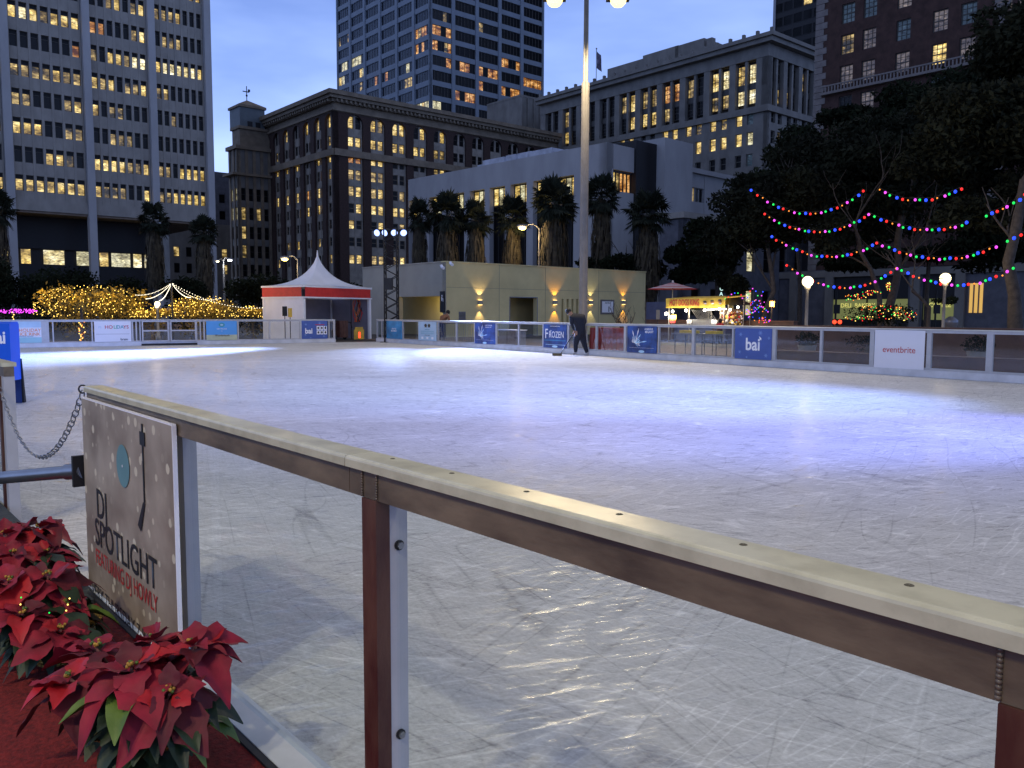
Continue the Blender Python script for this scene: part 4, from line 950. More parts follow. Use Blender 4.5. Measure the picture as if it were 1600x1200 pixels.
# a second one of the same kind lights this end of the rink from behind
T2 = copy_tree(T)
T2.location = (-5.5, -7.5, 0); T2.rotation_euler = (0, 0, math.pi); T2['label'] = 'tall park light pole behind the viewer, outside the picture'
T3 = copy_tree(T); T3.location = (15, -9, 0); T3.rotation_euler = (0, 0, math.pi); T3['label'] = 'tall park light pole behind the viewer to the side, outside the picture'
def own_lights(o, k, col):
    for ch in o.children:
        if ch.type == 'LIGHT': ch.data = ch.data.copy(); ch.data.energy *= k; ch.data.color = col
own_lights(T2, .92, (1, .84, .58)); own_lights(T3, .70, (1, .86, .66))
# ---- truss towers with blue-white floods
def truss(name, P, rz, h, label, px_w=.6):
    root = empty(name, P, rz); tag(root, label, 'lighting truss'); w = px_w/2; m = MB()
    for sx in (-1, 1):
        for sy in (-1, 1): m.tube([(sx*w, sy*w, 0), (sx*w, sy*w, h)], .036, 'fibre_dark', 6)
    z = 0; k = 0
    while z < h-.3:
        for sy in (-1, 1):
            a, b = (-w, w) if k % 2 else (w, -w); m.tube([(a, sy*w, z), (b, sy*w, z+.32)], .02, 'fibre_dark', 5); m.tube([(sy*w, a, z), (sy*w, b, z+.32)], .02, 'fibre_dark', 5)
        z += .32; k += 1
    m.box((-.5, -.5, 0), (.5, .5, .02), 'fibre_dark'); m.build('lattice_mast', root)
    m = MB(); m.tube([(-.95, -.1, h), (.95, -.1, h)], .03, 'fibre_dark', 8); m.build('crossbar', root)
    return root
Pt = at_y(612, 500, 40.5); Pt.z = 0; ht = z_for(Pt, 368)
TT = truss('lighting_truss', Pt, 0, ht+.25, 'black lattice lighting tower with four blue-white floodlights above the beige building')
m = MB(); m.box((-.28, -.42, z_for(Pt, 453)), (.12, -.22, z_for(Pt, 435)), 'near_black'); m.build('speaker', TT)
aims = [at_z(60, 560, 0), at_z(230, 551, 0), at_z(600, 550, 0), at_z(790, 552, 0)]
for px, aim, pw, cone in ((588.7, aims[0], 110000, 26), (600.7, aims[1], 60000, 26), (616, aims[2], 8000, 26), (630.7, aims[3], 34000, 28)):
    q = at_y(px, 364, Pt.y-.15); c = q-Pt; d = (Vector(aim)-q).normalized(); m = MB()
    m.tube([c-d*.02, c-d*.34], [.17, .12], 'fibre_dark', 14); hd = m.build('flood_head', TT); m = MB(); m.tube([c-d*.019, c+d*.01, c+d*.03], [.155, .15, .10], 'lamp_blue', 16); m.build('lens', hd)
    light('flood', 'SPOT', q+d*.08, pw, (.32, .46, 1.0), TT, .12, aim, cone*1.15, 1.0)
m = MB(); c = at_y(609, 364, Pt.y)-Pt
T4_ = Vector((15.8, 9.0, 0)); TB = truss('lighting_truss', T4_, R(30), 6.5, 'black lattice lighting tower beyond the right barrier, outside the picture')
for aim, pw, cone, col in ((at_z(1330, 668, 0), 9000, 30, (.20, .24, 1.0)), (at_z(1060, 675, 0), 8500, 26, (.21, .29, 1.0)), (at_z(1560, 690, 0), 4200, 36, (.20, .24, 1.0)), (at_z(560, 590, 0), 38000, 42, (.27, .40, 1.0)), (at_z(950, 800, 0), 1300, 110, (.62, .72, 1.0))):
    q = T4_+Vector((rnd.uniform(-.9, .9), 0, 6.5)); light('flood', 'SPOT', q, pw*1.1, col, TB, .12, aim, cone, .9)

# ---- beige service building
P0 = at_y(697, 450, 48.5); P0.z = 0
BB = empty('service_building', P0, AX); tag(BB, 'low flat-roofed beige park building with wall sconces and open doorways', 'building')
bz = R(0); zt = z_for(P0, 409)
def bx(px): return u_for(P0, bdir, px, 480)
def ax(px): return -u_for(P0, adir, px, 480)
L1 = bx(1008); L2 = -ax(567); wm = MB(); gz = lambda x, py: z_for(P0+bdir*x, py)
dx = sorted((bx(797), bx(839))); dz = gz(dx[0], 465); slx = [bx(p) for p in (879, 887, 894.5, 902)]; sz1 = gz(slx[0], 467); sz0 = .7
def fgrid(M, x0, x1, ops, mat, th=.35):
    cur = x0
    for xa, xb, za, zb_ in ops:
        wm.box((cur, 0, 0), (xa, th, zt), mat, M)
        if za > 0: wm.box((xa, 0, 0), (xb, th, za), mat, M)
        wm.box((xa, 0, zb_), (xb, th, zt), mat, M); cur = xb
    wm.box((cur, 0, 0), (x1, th, zt), mat, M)
fgrid(Matrix.Identity(4), 0, L1, [(dx[0], dx[1], 0, dz)]+[(s-.09, s+.09, sz0, sz1) for s in slx], 'stucco_beige')
ao = sorted((ax(692), ax(622))); az = z_for(P0+adir*2, 463)
fgrid(MA, -L2, -.001, [(ao[0], ao[1], 0, az)], 'stucco_grey')
wm.box((.36, .36, zt-.35), (L1, L2, zt-.05), 'stucco_grey'); wm.box((2.4, 2.4, 0), (L1-.01, L2, zt-.36), 'stucco_beige'); wm.box((.36, .36, 0), (.45, .5, zt-.4), 'stucco_grey')
wm.build('wall', BB)
light('alcove_lamp', 'POINT', P0+adir*(-(ao[0]+ao[1])/2+.6)+bdir*1.4+Vector((0, 0, az-.5)), 34, (1, .78, .30), BB, .1)
em('sconce_glow', (1.0, .62, .2), 5)
for px, col, pw, lab in ((749, (1, .72, .36), 26, 0), (866, (1, .45, .04), 30, 1), (922, (1, .86, .48), 16, 2), (973, (1, .45, .05), 22, 3)):
    x = bx(px); zc = gz(x, 472.5); m = MB(); m.box((x-.15, -.16, zc-.13), (x+.15, -.002, zc+.13), 'stucco_grey'); m.box((x-.12, -.14, zc+.131), (x+.12, -.03, zc+.15), 'sconce_glow'); m.box((x-.12, -.14, zc-.15), (x+.12, -.03, zc-.131), 'sconce_glow'); sc = m.build('wall_sconce', BB)
    for s in (1, -1):
        q = P0+bdir*x-adir*.24+Vector((0, 0, zc+s*.2)); light('sconce_lamp', 'SPOT', q, pw*(3.4 if s < 0 else 2.0), col, BB, .02, q+Vector((0, 0, s*2))+adir*.16, 62 if s < 0 else 85, .5)
m = MB(); x0, x1 = bx(938), bx(959); z0, z1 = gz(x0, 491), gz(x0, 468); m.box((x0, -.05, z0), (x1, -.003, z1), 'quoin'); nb = m.build('notice_board', BB)
m = MB(); m.box((x0+.12, -.056, z0+.12), (x1-.12, -.051, z1-.12), 'ink_white'); m.build('sheet', nb); link('lettering', text_mesh('NOTICE', .16, 'ink_black', .005, 'CENTER', 1, .2), nb, Matrix.Translation(((x0+x1)/2, -.06, z1-.28))); link('lettering', text_mesh('1', .5, 'ink_black', .03, 'CENTER'), nb, Matrix.Translation(((x0+x1)/2+.12, -.06, z0+.18)))
m = MB(); zz0, zz1 = z_for(P0, 488), z_for(P0, 455); x = -.32; m.box((x-.22, -.06, zz0), (x+.22, -.003, zz1), 'metal_dark', MA); sg = m.build('restroom_sign', BB)
m = MB(); h_ = zz1-.28
m.ball((0, 0, 0), .055, 'ink_white', 8, (1, .1, 1)); m.box((-.05, -.004, -.30), (.02, .004, -.07), 'ink_white'); m.box((.02, -.004, -.20), (.12, .004, -.16), 'ink_white'); m.box((.09, -.004, -.34), (.12, .004, -.2), 'ink_white'); m.build('pictogram', sg, MA @ Matrix.Translation((x, -.065, h_+.02)))
for k, (px, py) in enumerate(((690, 417), (704, 412))):
    m = MB(); q = at_y(px, py, 48.0) if k else at_y(px, py, 48.2); c = q-P0
    Mi = Matrix.Rotation(-AX, 4, 'Z'); c = Mi @ c; m.tube([c+Vector((-.05, -.25, -.08)), c+Vector((0, -.02, 0))], .085, 'ink_white', 10); m.ball(c+Vector((0, .0, .05)), .09, 'ink_white', 8); m.tube([c, c+Vector((.05, .2, .1))], .03, 'ink_white', 6); m.build('security_camera', BB)

cpm = MB(); cpm.box((-.06, -.05, zt-.02), (L1+.03, .42, zt+.05), 'stucco_beige'); cpm.box((-.05, .421, zt-.02), (.40, L2, zt+.05), 'stucco_grey'); cpm.build('coping', BB)
jm = MB()
for px in (780, 852, 935): x = bx(px); jm.box((x-.012, -.004, .02), (x+.012, .004, zt-.03), 'stone_grey')
jm.box((.02, -.004, 2.9), (L1, .003, 2.915), 'stone_grey'); jm.build('wall_joints', BB)
x = bx(722); jm = MB(); jm.box((x-.25, -.02, 1.0), (x+.25, -.001, 1.5), 'metal_grey')
for k in range(6): jm.box((x-.22, -.035, 1.05+k*.07), (x+.22, -.021, 1.08+k*.07), 'metal_dark')
jm.build('vent_grille', BB)
x0, x1 = dx; jm = MB(); jm.box((x0-.06, -.012, 0), (x0-.001, .3, dz+.06), 'metal_grey'); jm.box((x1+.001, -.012, 0), (x1+.06, .3, dz+.06), 'metal_grey'); jm.box((x0-.001, -.012, dz+.001), (x1+.001, .3, dz+.06), 'metal_grey'); jm.build('door_frame', BB)
# ---- white peaked tent
P0 = at_y(474, 470, 41.5); P0.z = 0; P1 = at_y(579, 470, 45.5); P1.z = 0
td = (P1-P0).normalized(); Lw = (P1-P0).length; tn = Vector((-td.y, td.x, 0)); P3 = at_y(423, 470, 1); Ls = u_for(P0, tn, 423, 470); Ls = max(3.0, min(Ls, 5.5))
TE = empty('tent', P0, math.atan2(td.y, td.x)); tag(TE, 'white peaked event tent with red fascia band at the rink opening', 'tent')
pm('tent_white', (.74, .75, .78), .6, .05, 1.5); pm('tent_red', (.55, .03, .025), .6, .1, 4); ez = z_for(P0, 465.5); et = z_for(P0, 446.5); pm('tent_wall_shaded', (.22, .22, .28), .7, .1, 1.5)  # inner walls: tent white darkened and blued, interior shade put into the colour
m = MB(); nn_ = 12; cx, cy = Lw/2, Ls/2; zpk = z_for(P0+td*cx+tn*cy, 402); rings = 14; vs_ = []
for i in range(rings+1):
    t = i/rings; zz = et+.04+(zpk-et)*(t**2.1)*1.0 if False else et+.04+(zpk-et)*(.62*t*t+.38*t**6 if t < 1 else 1); s_ = (1-t)**1.0
    s_ = max(s_, .018)
    for k in range(4*6):
        q = k/6; sd = int(q); f = q-sd; cr4 = [(-.5, -.5), (.5, -.5), (.5, .5), (-.5, .5), (-.5, -.5)]
        x = cr4[sd][0]*(1-f)+cr4[sd+1][0]*f; y = cr4[sd][1]*(1-f)+cr4[sd+1][1]*f
        vs_.append((cx+x*(Lw+.1)*s_, cy+y*(Ls+.1)*s_, zz))
m.add(vs_, [(i*24+k, i*24+(k+1) % 24, (i+1)*24+(k+1) % 24, (i+1)*24+k) for i in range(rings) for k in range(24)], 'tent_white', True)
m.tube([(cx, cy, zpk-.1), (cx, cy, z_for(P0+td*cx+tn*cy, 391))], [.07, .02], 'tent_white', 8); m.build('canopy', TE)
m = MB()
for (x0, y0, x1, y1) in ((-.06, -.06, Lw+.06, -.0), (-.06, 0, 0, Ls), (Lw, 0, Lw+.06, Ls), (-.06, Ls, Lw+.06, Ls+.06)):
    m.box((x0, y0, ez), (x1, y1, ez+.07), 'tent_white'); m.box((x0, y0, et-.06), (x1, y1, et+.03), 'tent_white')
m.build('frame', TE); m = MB()
m.box((.1, -.045, ez+.072), (Lw-.05, -.02, et-.062), 'tent_red'); m.box((-.045, .1, ez+.072), (-.02, Ls, et-.062), 'tent_red'); fa = m.build('fascia', TE)
link('lettering', text_mesh('TICKETS', .2, 'ink_orange', .004, 'CENTER'), fa, MA @ Matrix.Translation((-Ls/2, -.05, ez+.13))) if False else None
for x, y in ((0, 0), (Lw-.1, 0), (Lw-.1, Ls-.1), (0, Ls-.1)): m = MB(); m.box((x-.02, y-.02, 0), (x+.12, y+.12, ez), 'tent_white'); m.build('leg', TE)
m = MB(); m.box((.1, Ls-.03, 0), (Lw-.1, Ls, ez), 'tent_wall_shaded'); m.box((Lw-.05, .1, 0), (Lw-.02, Ls, ez), 'tent_wall_shaded'); m.box((.0, .12, .0), (.03, Ls-.12, ez), 'tent_white'); m.build('side_wall', TE)
def tl(px, py, dy): # point in tent frame at column px, depth offset dy
    x = u_for(P0+tn*dy, td, px, py); return Vector((x, dy, z_for(P0+tn*dy+td*x, py)))
pm('orange_thing', (.62, .16, .03), .6, .1, 4); pm('board_yellow', (.62, .40, .06), .6, .1, 4)
TO = TE.location
def at_tent(name, label, cat, px, py, dy):
    q = tl(px, py, dy); Wp = P0+td*q.x+tn*q.y; o = empty(name, (Wp.x, Wp.y, 0), math.atan2(td.y, td.x)); tag(o, label, cat); return o, q.z
o, z = at_tent('tool_rack', 'tangle of dark red straps and hoses hanging at the right end of the tent', 'straps', 560, 490, .6); m = MB()
for k in range(9):
    x = rnd.uniform(-.4, .4); pts = [(x+.12*math.sin(i*.9+k), rnd.uniform(-.05, .05), 2.1-i*.17) for i in range(8)]; m.tube(pts, .022, ('orange_thing', 'tent_red', 'near_black')[k % 3], 5)
m.build('hanging_straps', o); m = MB(); m.tube([(-.55, 0, 0), (-.55, 0, 2.15), (.5, 0, 2.15), (.5, 0, 0)], .025, 'metal_dark', 6); m.build('rail', o)
o, z = at_tent('barricade', 'rounded orange barricade board with a red light at the tent opening', 'barricade', 561, 530, -1.2); m = MB()
m.prism([(-.02, .05), (.02, .05), (.02, .55), (-.02, .55)], -.36, .36, 'board_yellow'); m.box((-.28, -.02, .55), (.28, .02, .68), 'board_yellow'); m.build('board', o); em('red_glow', (1, .06, .02), 2.5); m = MB(); m.box((-.06, -.04, .12), (.06, -.021, .42), 'red_glow'); m.build('reflector', o)
o, z = at_tent('hand_cart', 'dark red sloping cart at the left of the tent opening', 'cart', 531, 520, .2); m = MB(); m.prism([(-.3, .12), (.3, .12), (.3, .45), (-.1, 1.0), (-.3, 1.0)], -.3, .3, 'red_tube'); m.build('body', o); m = MB(); m.tube([(-.3, .2, 1.0), (.9, .1, .9), (1.0, .1, .6)], .03, 'metal_dark', 6); m.build('handle', o)
for s in (-1, 1): m = MB(); m.tube([(s*.33, 0, .13), (s*.38, 0, .13)], .13, 'rubber', 12); m.build('wheel', o)
o, z = at_tent('ice_shovels', 'pair of upright shovels, one black and one yellow, beside the tent', 'shovels', 447, 490, -1.2); m = MB(); m.box((-.2, -.03, 1.25), (.04, .03, 1.70), 'near_black'); m.tube([(-.08, 0, 0), (-.08, 0, 1.5)], .02, 'metal_dark', 6); m.build('shovel', o); m = MB(); m.box((.14, -.03, 1.2), (.34, .03, 1.62), 'board_yellow'); m.tube([(.24, 0, 0), (.24, 0, 1.4)], .02, 'metal_dark', 6); m.build('shovel', o)
light('tent_lamp', 'POINT', P0+td*Lw*.5+tn*Ls*.5+Vector((0, 0, 2.2)), 1.5, (.85, .85, 1), TE, .2)
light('tent_side', 'POINT', P0+td*Lw*.3-tn*5.0-td*4+Vector((0, 0, 4.0)), 0.01, (.85, .9, 1), TE, .2) if False else None

# ---- street lamps
def cobra(px, py, Y, pxpole, label, mat='lamp_sodium', pw=120, col=(1, .74, .36), glow=.17):
    q = at_y(px, py, Y); b = at_y(pxpole, 500, Y); root = empty('street_lamp', (b.x, b.y, 0)); tag(root, label, 'street lamp', 'street lamps behind the rink')
    m = MB(); m.tube([(0, 0, 0), (0, 0, q.z-.5), (0, 0, q.z-.1), ((q.x-b.x)*.35, 0, q.z+.25), (q.x-b.x, 0, q.z+.15)], [.12, .08, .07, .05, .04], 'pole_grey', 8); m.build('pole', root)
    m = MB(); m.ball((q.x-b.x, 0, q.z+.08), .32*glow/.17, 'metal_grey', 10, (1.4, .8, .5)); h = m.build('lamp_head', root); m = MB(); m.ball((q.x-b.x, 0, q.z-.02), glow*1.3, mat, 12, (1.5, 1, .9)); m.build('lens', h)
    light('street_light', 'POINT', (q.x, q.y-.5, q.z-.6), pw, col, root, .2); return root
cobra(816, 355, 66, 842, 'street lamp with a yellow head leaning over the lit palm skirt', pw=500)
cobra(445, 404, 74, 467, 'street lamp with a yellow-white head just left of the tent peak', pw=250)
cobra(359, 406, 90, 351, 'street lamp head with a cold white light, the higher of the double pair', 'lamp_cold', 200, (.9, .95, 1), .13)
cobra(340, 408, 92, 352, 'street lamp head with a weak white light, the left of the double pair', 'lamp_white', 60, (1, .9, .7), .10)
cobra(281, 441, 95, 290, 'orange street lamp glowing low behind the golden bushes', 'lamp_warm', 260, (1, .45, .12), .14)
def globe(px, py, Y, label, r=.21, pw=100, half=False):
    q = at_y(px, py, Y); root = empty('globe_lamp', (q.x, q.y, 0)); tag(root, label, 'globe lamp', 'round park globe lamps'); m = MB()
    m.lathe([(0, 0), (.12, 0), (.12, .3), (.06, .34), (.055, q.z-r-.12), (.1, q.z-r-.08), (.12, q.z-r*.92), (0, q.z-r*.92)], (0, 0, 0), 'pole_grey', 12); m.build('pole', root)
    m = MB(); m.ball((0, 0, q.z), r, 'globe_glass', 20); m.build('globe', root)
    if half: m = MB(); m.lathe([(r+.004, -.015), (r+.012, 0), (r+.004, .015)], (0, 0, q.z), 'metal_dark', 20); m.build('band', root)
    light('globe_light', 'POINT', (q.x, q.y-r-.1, q.z), pw, (1, .80, .48), root, r); return root
em('globe_glass', (1.0, .80, .46), 2.6)
globe(1262, 440, 31, 'glowing round globe lamp beside the curved tree trunk', .20, 110); globe(1477, 435, 33, 'glowing globe lamp with a dark band in front of the coffee shop', .21, 90, True); globe(246, 475, 38, 'white globe lamp between the two golden fairy-lit bushes', .12, 60)
for px, py, Y in ((1206, 475, 40),):
    q = at_y(px, py, Y); root = empty('lantern', (q.x, q.y, 0)); tag(root, 'small orange lantern hanging by the curved tree trunk', 'lantern'); m = MB(); m.tube([(0, 0, 0), (0, 0, q.z-.2)], .04, 'metal_dark', 6); m.build('pole', root); m = MB(); m.box((-.09, -.09, q.z-.13), (.09, .09, q.z+.13), 'lamp_warm'); m.build('globe', root); m = MB(); m.lathe([(.22, 0), (.02, .16)], (0, 0, q.z+.2), 'metal_dark', 8); m.build('cap', root); light('lantern_light', 'POINT', (q.x, q.y-.3, q.z), 60, (1, .5, .15), root, .1)
# ================================================================= TREES
pm('leaf_green', (.007, .009, .005), .9, .5, .35, 0, col2=(.021, .024, .012), spec=.15); pm('leaf_dark', (.009, .013, .007), .9, .5, .5, 0, col2=(.020, .026, .012), spec=.1); pm('bark', (.06, .047, .037), .9, .3, 6, .5); pm('palm_leaf', (.012, .016, .010), .8, .4, 2, col2=(.028, .034, .02), spec=.2); pm('palm_skirt', (.045, .036, .024), .9, .45, 2.5, .2, col2=(.09, .07, .04)); pm('bush_gold', (.10, .085, .02), .8, .4, 1.5, col2=(.20, .15, .04)); pm('palm_trunk', (.20, .18, .16), .9, .25, 4, .4)
def leaves(cl, n, size, mat, name, parent, seed=1, flat=.5):
    """leaf sprays through the volume of several ellipsoids cl=[(c, (rx,ry,rz), weight)]"""
    g = np.random.default_rng(seed); w = np.array([c[2] for c in cl], float); w /= w.sum(); cnt = g.multinomial(n, w); P = []
    for (c, r, _), k in zip(cl, cnt):
        d = g.normal(size=(k, 3)); d /= np.linalg.norm(d, axis=1)[:, None]; rad = g.random(k)**(1/2.2); rad = .35+.65*rad
        P.append(np.array(c)+d*rad[:, None]*np.array(r)*(1+.12*g.normal(size=(k, 1))))
    P = np.concatenate(P); k = len(P)
    a = g.normal(size=(k, 3)); a /= np.linalg.norm(a, axis=1)[:, None]; b = g.normal(size=(k, 3)); b -= (b*a).sum(1)[:, None]*a; b /= np.linalg.norm(b, axis=1)[:, None]
    s = size*(.55+.9*g.random((k, 1))); b = b*s*.45; a = a*s
    V = np.empty((k, 4, 3)); V[:, 0] = P-a*.5; V[:, 1] = P+b*.5; V[:, 2] = P+a*.5; V[:, 3] = P-b*.5
    me = bpy.data.meshes.new(name); me.vertices.add(4*k); me.vertices.foreach_set('co', V.reshape(-1)); me.loops.add(4*k); me.loops.foreach_set('vertex_index', np.arange(4*k, dtype=np.int32)); me.polygons.add(k)
    me.polygons.foreach_set('loop_start', np.arange(0, 4*k, 4, dtype=np.int32)); me.polygons.foreach_set('loop_total', np.full(k, 4, np.int32)); me.materials.append(MATS[mat]); me.update(calc_edges=True)
    return link(name, me, parent)
def limb(m, p, d, L, r, depth, rr, mat='bark', tips=None):
    pts = [Vector(p)]; d = Vector(d).normalized(); n = 5
    for i in range(n): d = (d+Vector((rr.uniform(-.2, .2), rr.uniform(-.2, .2), rr.uniform(-.08, .14)))).normalized(); pts.append(pts[-1]+d*L/n)
    m.tube(pts, [r*(1-.5*i/n) for i in range(n+1)], mat, 7)
    if tips is not None: tips.append(pts[-1])
    if depth:
        for k in range(3 if depth > 1 else 2):
            q = pts[rr.randint(2, n)]; nd_ = (d+Vector((rr.uniform(-1, 1), rr.uniform(-1, 1), rr.uniform(-.1, .7)))).normalized(); limb(m, q, nd_, L*.68, r*.5, depth-1, rr, mat, tips)
def tree(px, Y, trunk, crown, n, size, label, seed, mat='leaf_green', tr=.16, group='park trees on the right', lim=True):
    """trunk: pixel polyline from the base up; crown: [(px,py,rpx,rpy,weight,dY)]"""
    rr = random.Random(seed); b = at_y(px, 500, Y); b.z = 0; root = empty('park_tree', b); tag(root, label, 'tree', group); sc = Y/FPX
    m = MB(); pts = [Vector((0, 0, 0))]+[at_y(x, y, Y)-b for x, y in trunk]
    m.tube(pts, [tr*(1.25 if i == 0 else 1-.5*i/len(pts)) for i in range(len(pts))], 'bark', 10)
    for i in range(2, len(pts)):
        if lim:
            limb(m, pts[i], (rr.uniform(-1, 1), rr.uniform(-.8, .8), .9), 2.4, tr*.42, 2, rr)
    m.build('trunk', root); cl = []
    for x, y, rx, ry, w, dY in crown:
        c = at_y(x, y, Y+dY)-b; rx *= sc; ry *= sc
        nb = max(4, int(w*11))
        for k in range(nb):
            an = rr.uniform(0, 6.28); q = rr.random()**.5*.75; h = rr.uniform(-.65, .75)
            cl.append(((c.x+rx*q*math.cos(an), c.y+rx*.8*q*math.sin(an), c.z+ry*h*(1-q*.4)), (rx*.42, rx*.42, ry*.34), 1))
    leaves(cl, int(n*2.4), size*.95, mat, 'crown', root, seed); return root
tree(1194, 44, [(1196, 486), (1209, 455), (1206, 425), (1199, 385), (1196, 340)], [(1180, 350, 85, 60, 1.4, 0), (1215, 300, 70, 45, 1.0, 2), (1130, 360, 50, 50, .7, 1), (1140, 440, 40, 30, .5, 2)], 9000, .30, 'tree with a pale curved trunk behind the hot dog stand', 3)
tree(1392, 43, [(1390, 478), (1398, 450), (1404, 420), (1402, 380), (1410, 320)], [(1360, 290, 120, 85, 2.2, 2), (1300, 250, 90, 70, 1.4, 4), (1430, 230, 110, 80, 1.8, 3), (1330, 350, 80, 40, .6, 1)], 17000, .32, 'broad tree with a forked trunk behind the string of coloured fairy lights', 5, tr=.24)
tree(1378, 41, [(1374, 460), (1360, 420), (1345, 395), (1335, 350)], [(1300, 370, 45, 40, .5, 0), (1270, 300, 60, 50, .8, 1)], 4500, .30, 'thin leaning tree to the left of the forked trunk', 8, tr=.13)
tree(1590, 33, [(1585, 460), (1575, 410), (1590, 350), (1600, 280)], [(1560, 190, 120, 90, 2.4, 3), (1610, 70, 95, 90, 2.0, 4), (1490, 250, 90, 70, 1.3, 4), (1540, 340, 80, 40, .6, 2), (1640, 300, 70, 80, 1, 2)], 20000, .30, 'tallest dark tree, cut by the right edge of the picture', 11, tr=.26)
tree(1448, 55, [(1448, 460), (1452, 400), (1456, 330)], [(1420, 180, 90, 50, 1.2, 0), (1480, 330, 120, 60, 1.3, 0), (1500, 150, 70, 60, 1.2, 0), (1540, 395, 90, 35, 1.0, 0), (1380, 405, 90, 22, .8, 0)], 9000, .38, 'dark tree standing behind the banded globe lamp', 13, 'leaf_dark')
tree(1250, 60, [(1250, 440), (1245, 380), (1250, 330)], [(1250, 260, 75, 60, 1.2, 0), (1205, 330, 90, 70, 1.4, 0), (1320, 205, 60, 40, .7, 0)], 9000, .40, 'dark tree in front of the columned building, left of the brick one', 14, 'leaf_dark')
tree(1120, 66, [(1120, 450), (1118, 400)], [(1115, 390, 55, 60, 1.2, 0), (1075, 420, 40, 40, .7, 0)], 6500, .38, 'dark round tree above the hot dog stand', 15, 'leaf_dark')
tree(985, 68, [(985, 470), (985, 440)], [(985, 420, 60, 32, 1.4, 0), (935, 425, 35, 25, .8, 0)], 5500, .34, 'low dark tree just behind the right end of the beige building', 16, 'leaf_dark')
tree(1450, 37, [(1452, 480), (1435, 462), (1425, 455)], [(1475, 470, 25, 8, .3, 0)], 120, .2, 'bare dark spreading tree under the banded globe lamp', 21, 'leaf_dark', .09)
# palms
def palm_mesh(seed, H, hs, rc):
    rr = random.Random(seed); tr_ = MB(); tr_.tube([(rr.uniform(-.05, .05)*i, 0, H*i/6) for i in range(7)], [.38, .28, .25, .24, .24, .24, .22], 'palm_trunk', 9)
    top = Vector((0, 0, H)); sk = MB()
    for k in range(800):
        an = rr.uniform(0, 6.28); z = H-rr.random()**.8*hs; t = (H-z)/hs; r = .36+rc*.48*(math.sin(min(1, t*1.15)*math.pi*.62)+.15)*(1-.45*t); L = rr.uniform(.7, 1.4); w = rr.uniform(.05, .13)
        a = Vector((math.cos(an), math.sin(an), 0)); s = Vector((-a.y, a.x, 0)); p = a*r*rr.uniform(.6, 1.05)+Vector((0, 0, z)); q = p+a*rr.uniform(-.1, .28)+Vector((0, 0, -L))+s*rr.uniform(-.2, .2)
        sk.add([p-s*w, p+s*w, q+s*w*.2, q-s*w*.2], [(0, 1, 2, 3)], 'palm_skirt')
    fr = MB()
    for k in range(64):
        an = rr.uniform(0, 6.28); elv = rr.uniform(-.75, 1.35); d = Vector((math.cos(an)*math.cos(elv), math.sin(an)*math.cos(elv), math.sin(elv))); stem = rr.uniform(.5, .75)*rc; c = top+d*stem+Vector((0, 0, -.10*stem)); side = d.cross(Vector((0, 0, 1))); side = side.normalized() if side.length > .05 else Vector((1, 0, 0)); up = side.cross(d)
        fr.add([top-side*.03, top+side*.03, c+side*.03, c-side*.03], [(0, 1, 2, 3)], 'palm_leaf')
        nb = 13; Rf = rc*rr.uniform(.42, .62)
        for j in range(nb):
            th = (j/(nb-1)-.5)*3.6; e = (d*math.cos(th)+side*math.sin(th)); tip = c+e*Rf+Vector((0, 0, -.28*Rf*abs(math.sin(th))-.22*Rf*rr.random())); w = e.cross(up).normalized()*Rf*.10
            md = c+e*Rf*.5; fr.add([c, md-w, tip, md+w], [(0, 1, 2, 3)], 'palm_leaf')
    return tr_.mesh('trunk'), sk.mesh('dead_frond_skirt'), fr.mesh('crown')
PM_ = [palm_mesh(31, 9.0, 5.4, 1.75), palm_mesh(32, 9.0, 6.2, 1.9), palm_mesh(33, 9.0, 5.0, 1.8)]
def palm(px, pytop, Y, v, label, wscale=1.0):
    b = at_y(px, 495, Y); b.z = 0; zc = z_for(b, pytop)-1.4*wscale; k = zc/9.0; root = empty('fan_palm', b, rnd.uniform(0, 6)); root.scale = (wscale*.74, wscale*.74, k); tag(root, label, 'palm tree', 'fan palms with shaggy skirts')
    for me in PM_[v]: link(me.name.split('.')[0], me, root)
    return root
palm(657, 316, 70, 0, 'fan palm nearest the floodlight tower, leftmost of the palms before the white building', .85); palm(699, 303, 68, 1, 'thick fan palm second from the floodlight tower', 1.15); palm(743, 316, 68, 2, 'dark fan palm between the thick palm and the lit skirt palm', 1.0)
palm(800, 312, 69, 1, 'fan palm whose skirt glows yellow in the street lamp light', 1.0); palm(862, 282, 66, 1, 'tallest fan palm just left of the tall light pole', 1.2); palm(872, 290, 70, 0, 'fan palm half hidden behind the tallest palm', 1.1)
palm(938, 277, 68, 0, 'fan palm just right of the tall light pole', 1.1); palm(1010, 298, 66, 1, 'fan palm in front of the dark shaft of the white building', 1.25); palm(245, 320, 84, 2, 'fan palm before the second column of the concrete office tower', 1.15); palm(322, 337, 82, 0, 'fan palm at the right corner of the concrete office tower', 1.1); palm(3, 300, 70, 1, 'dark fan palm at the left edge of the picture', 1.05)
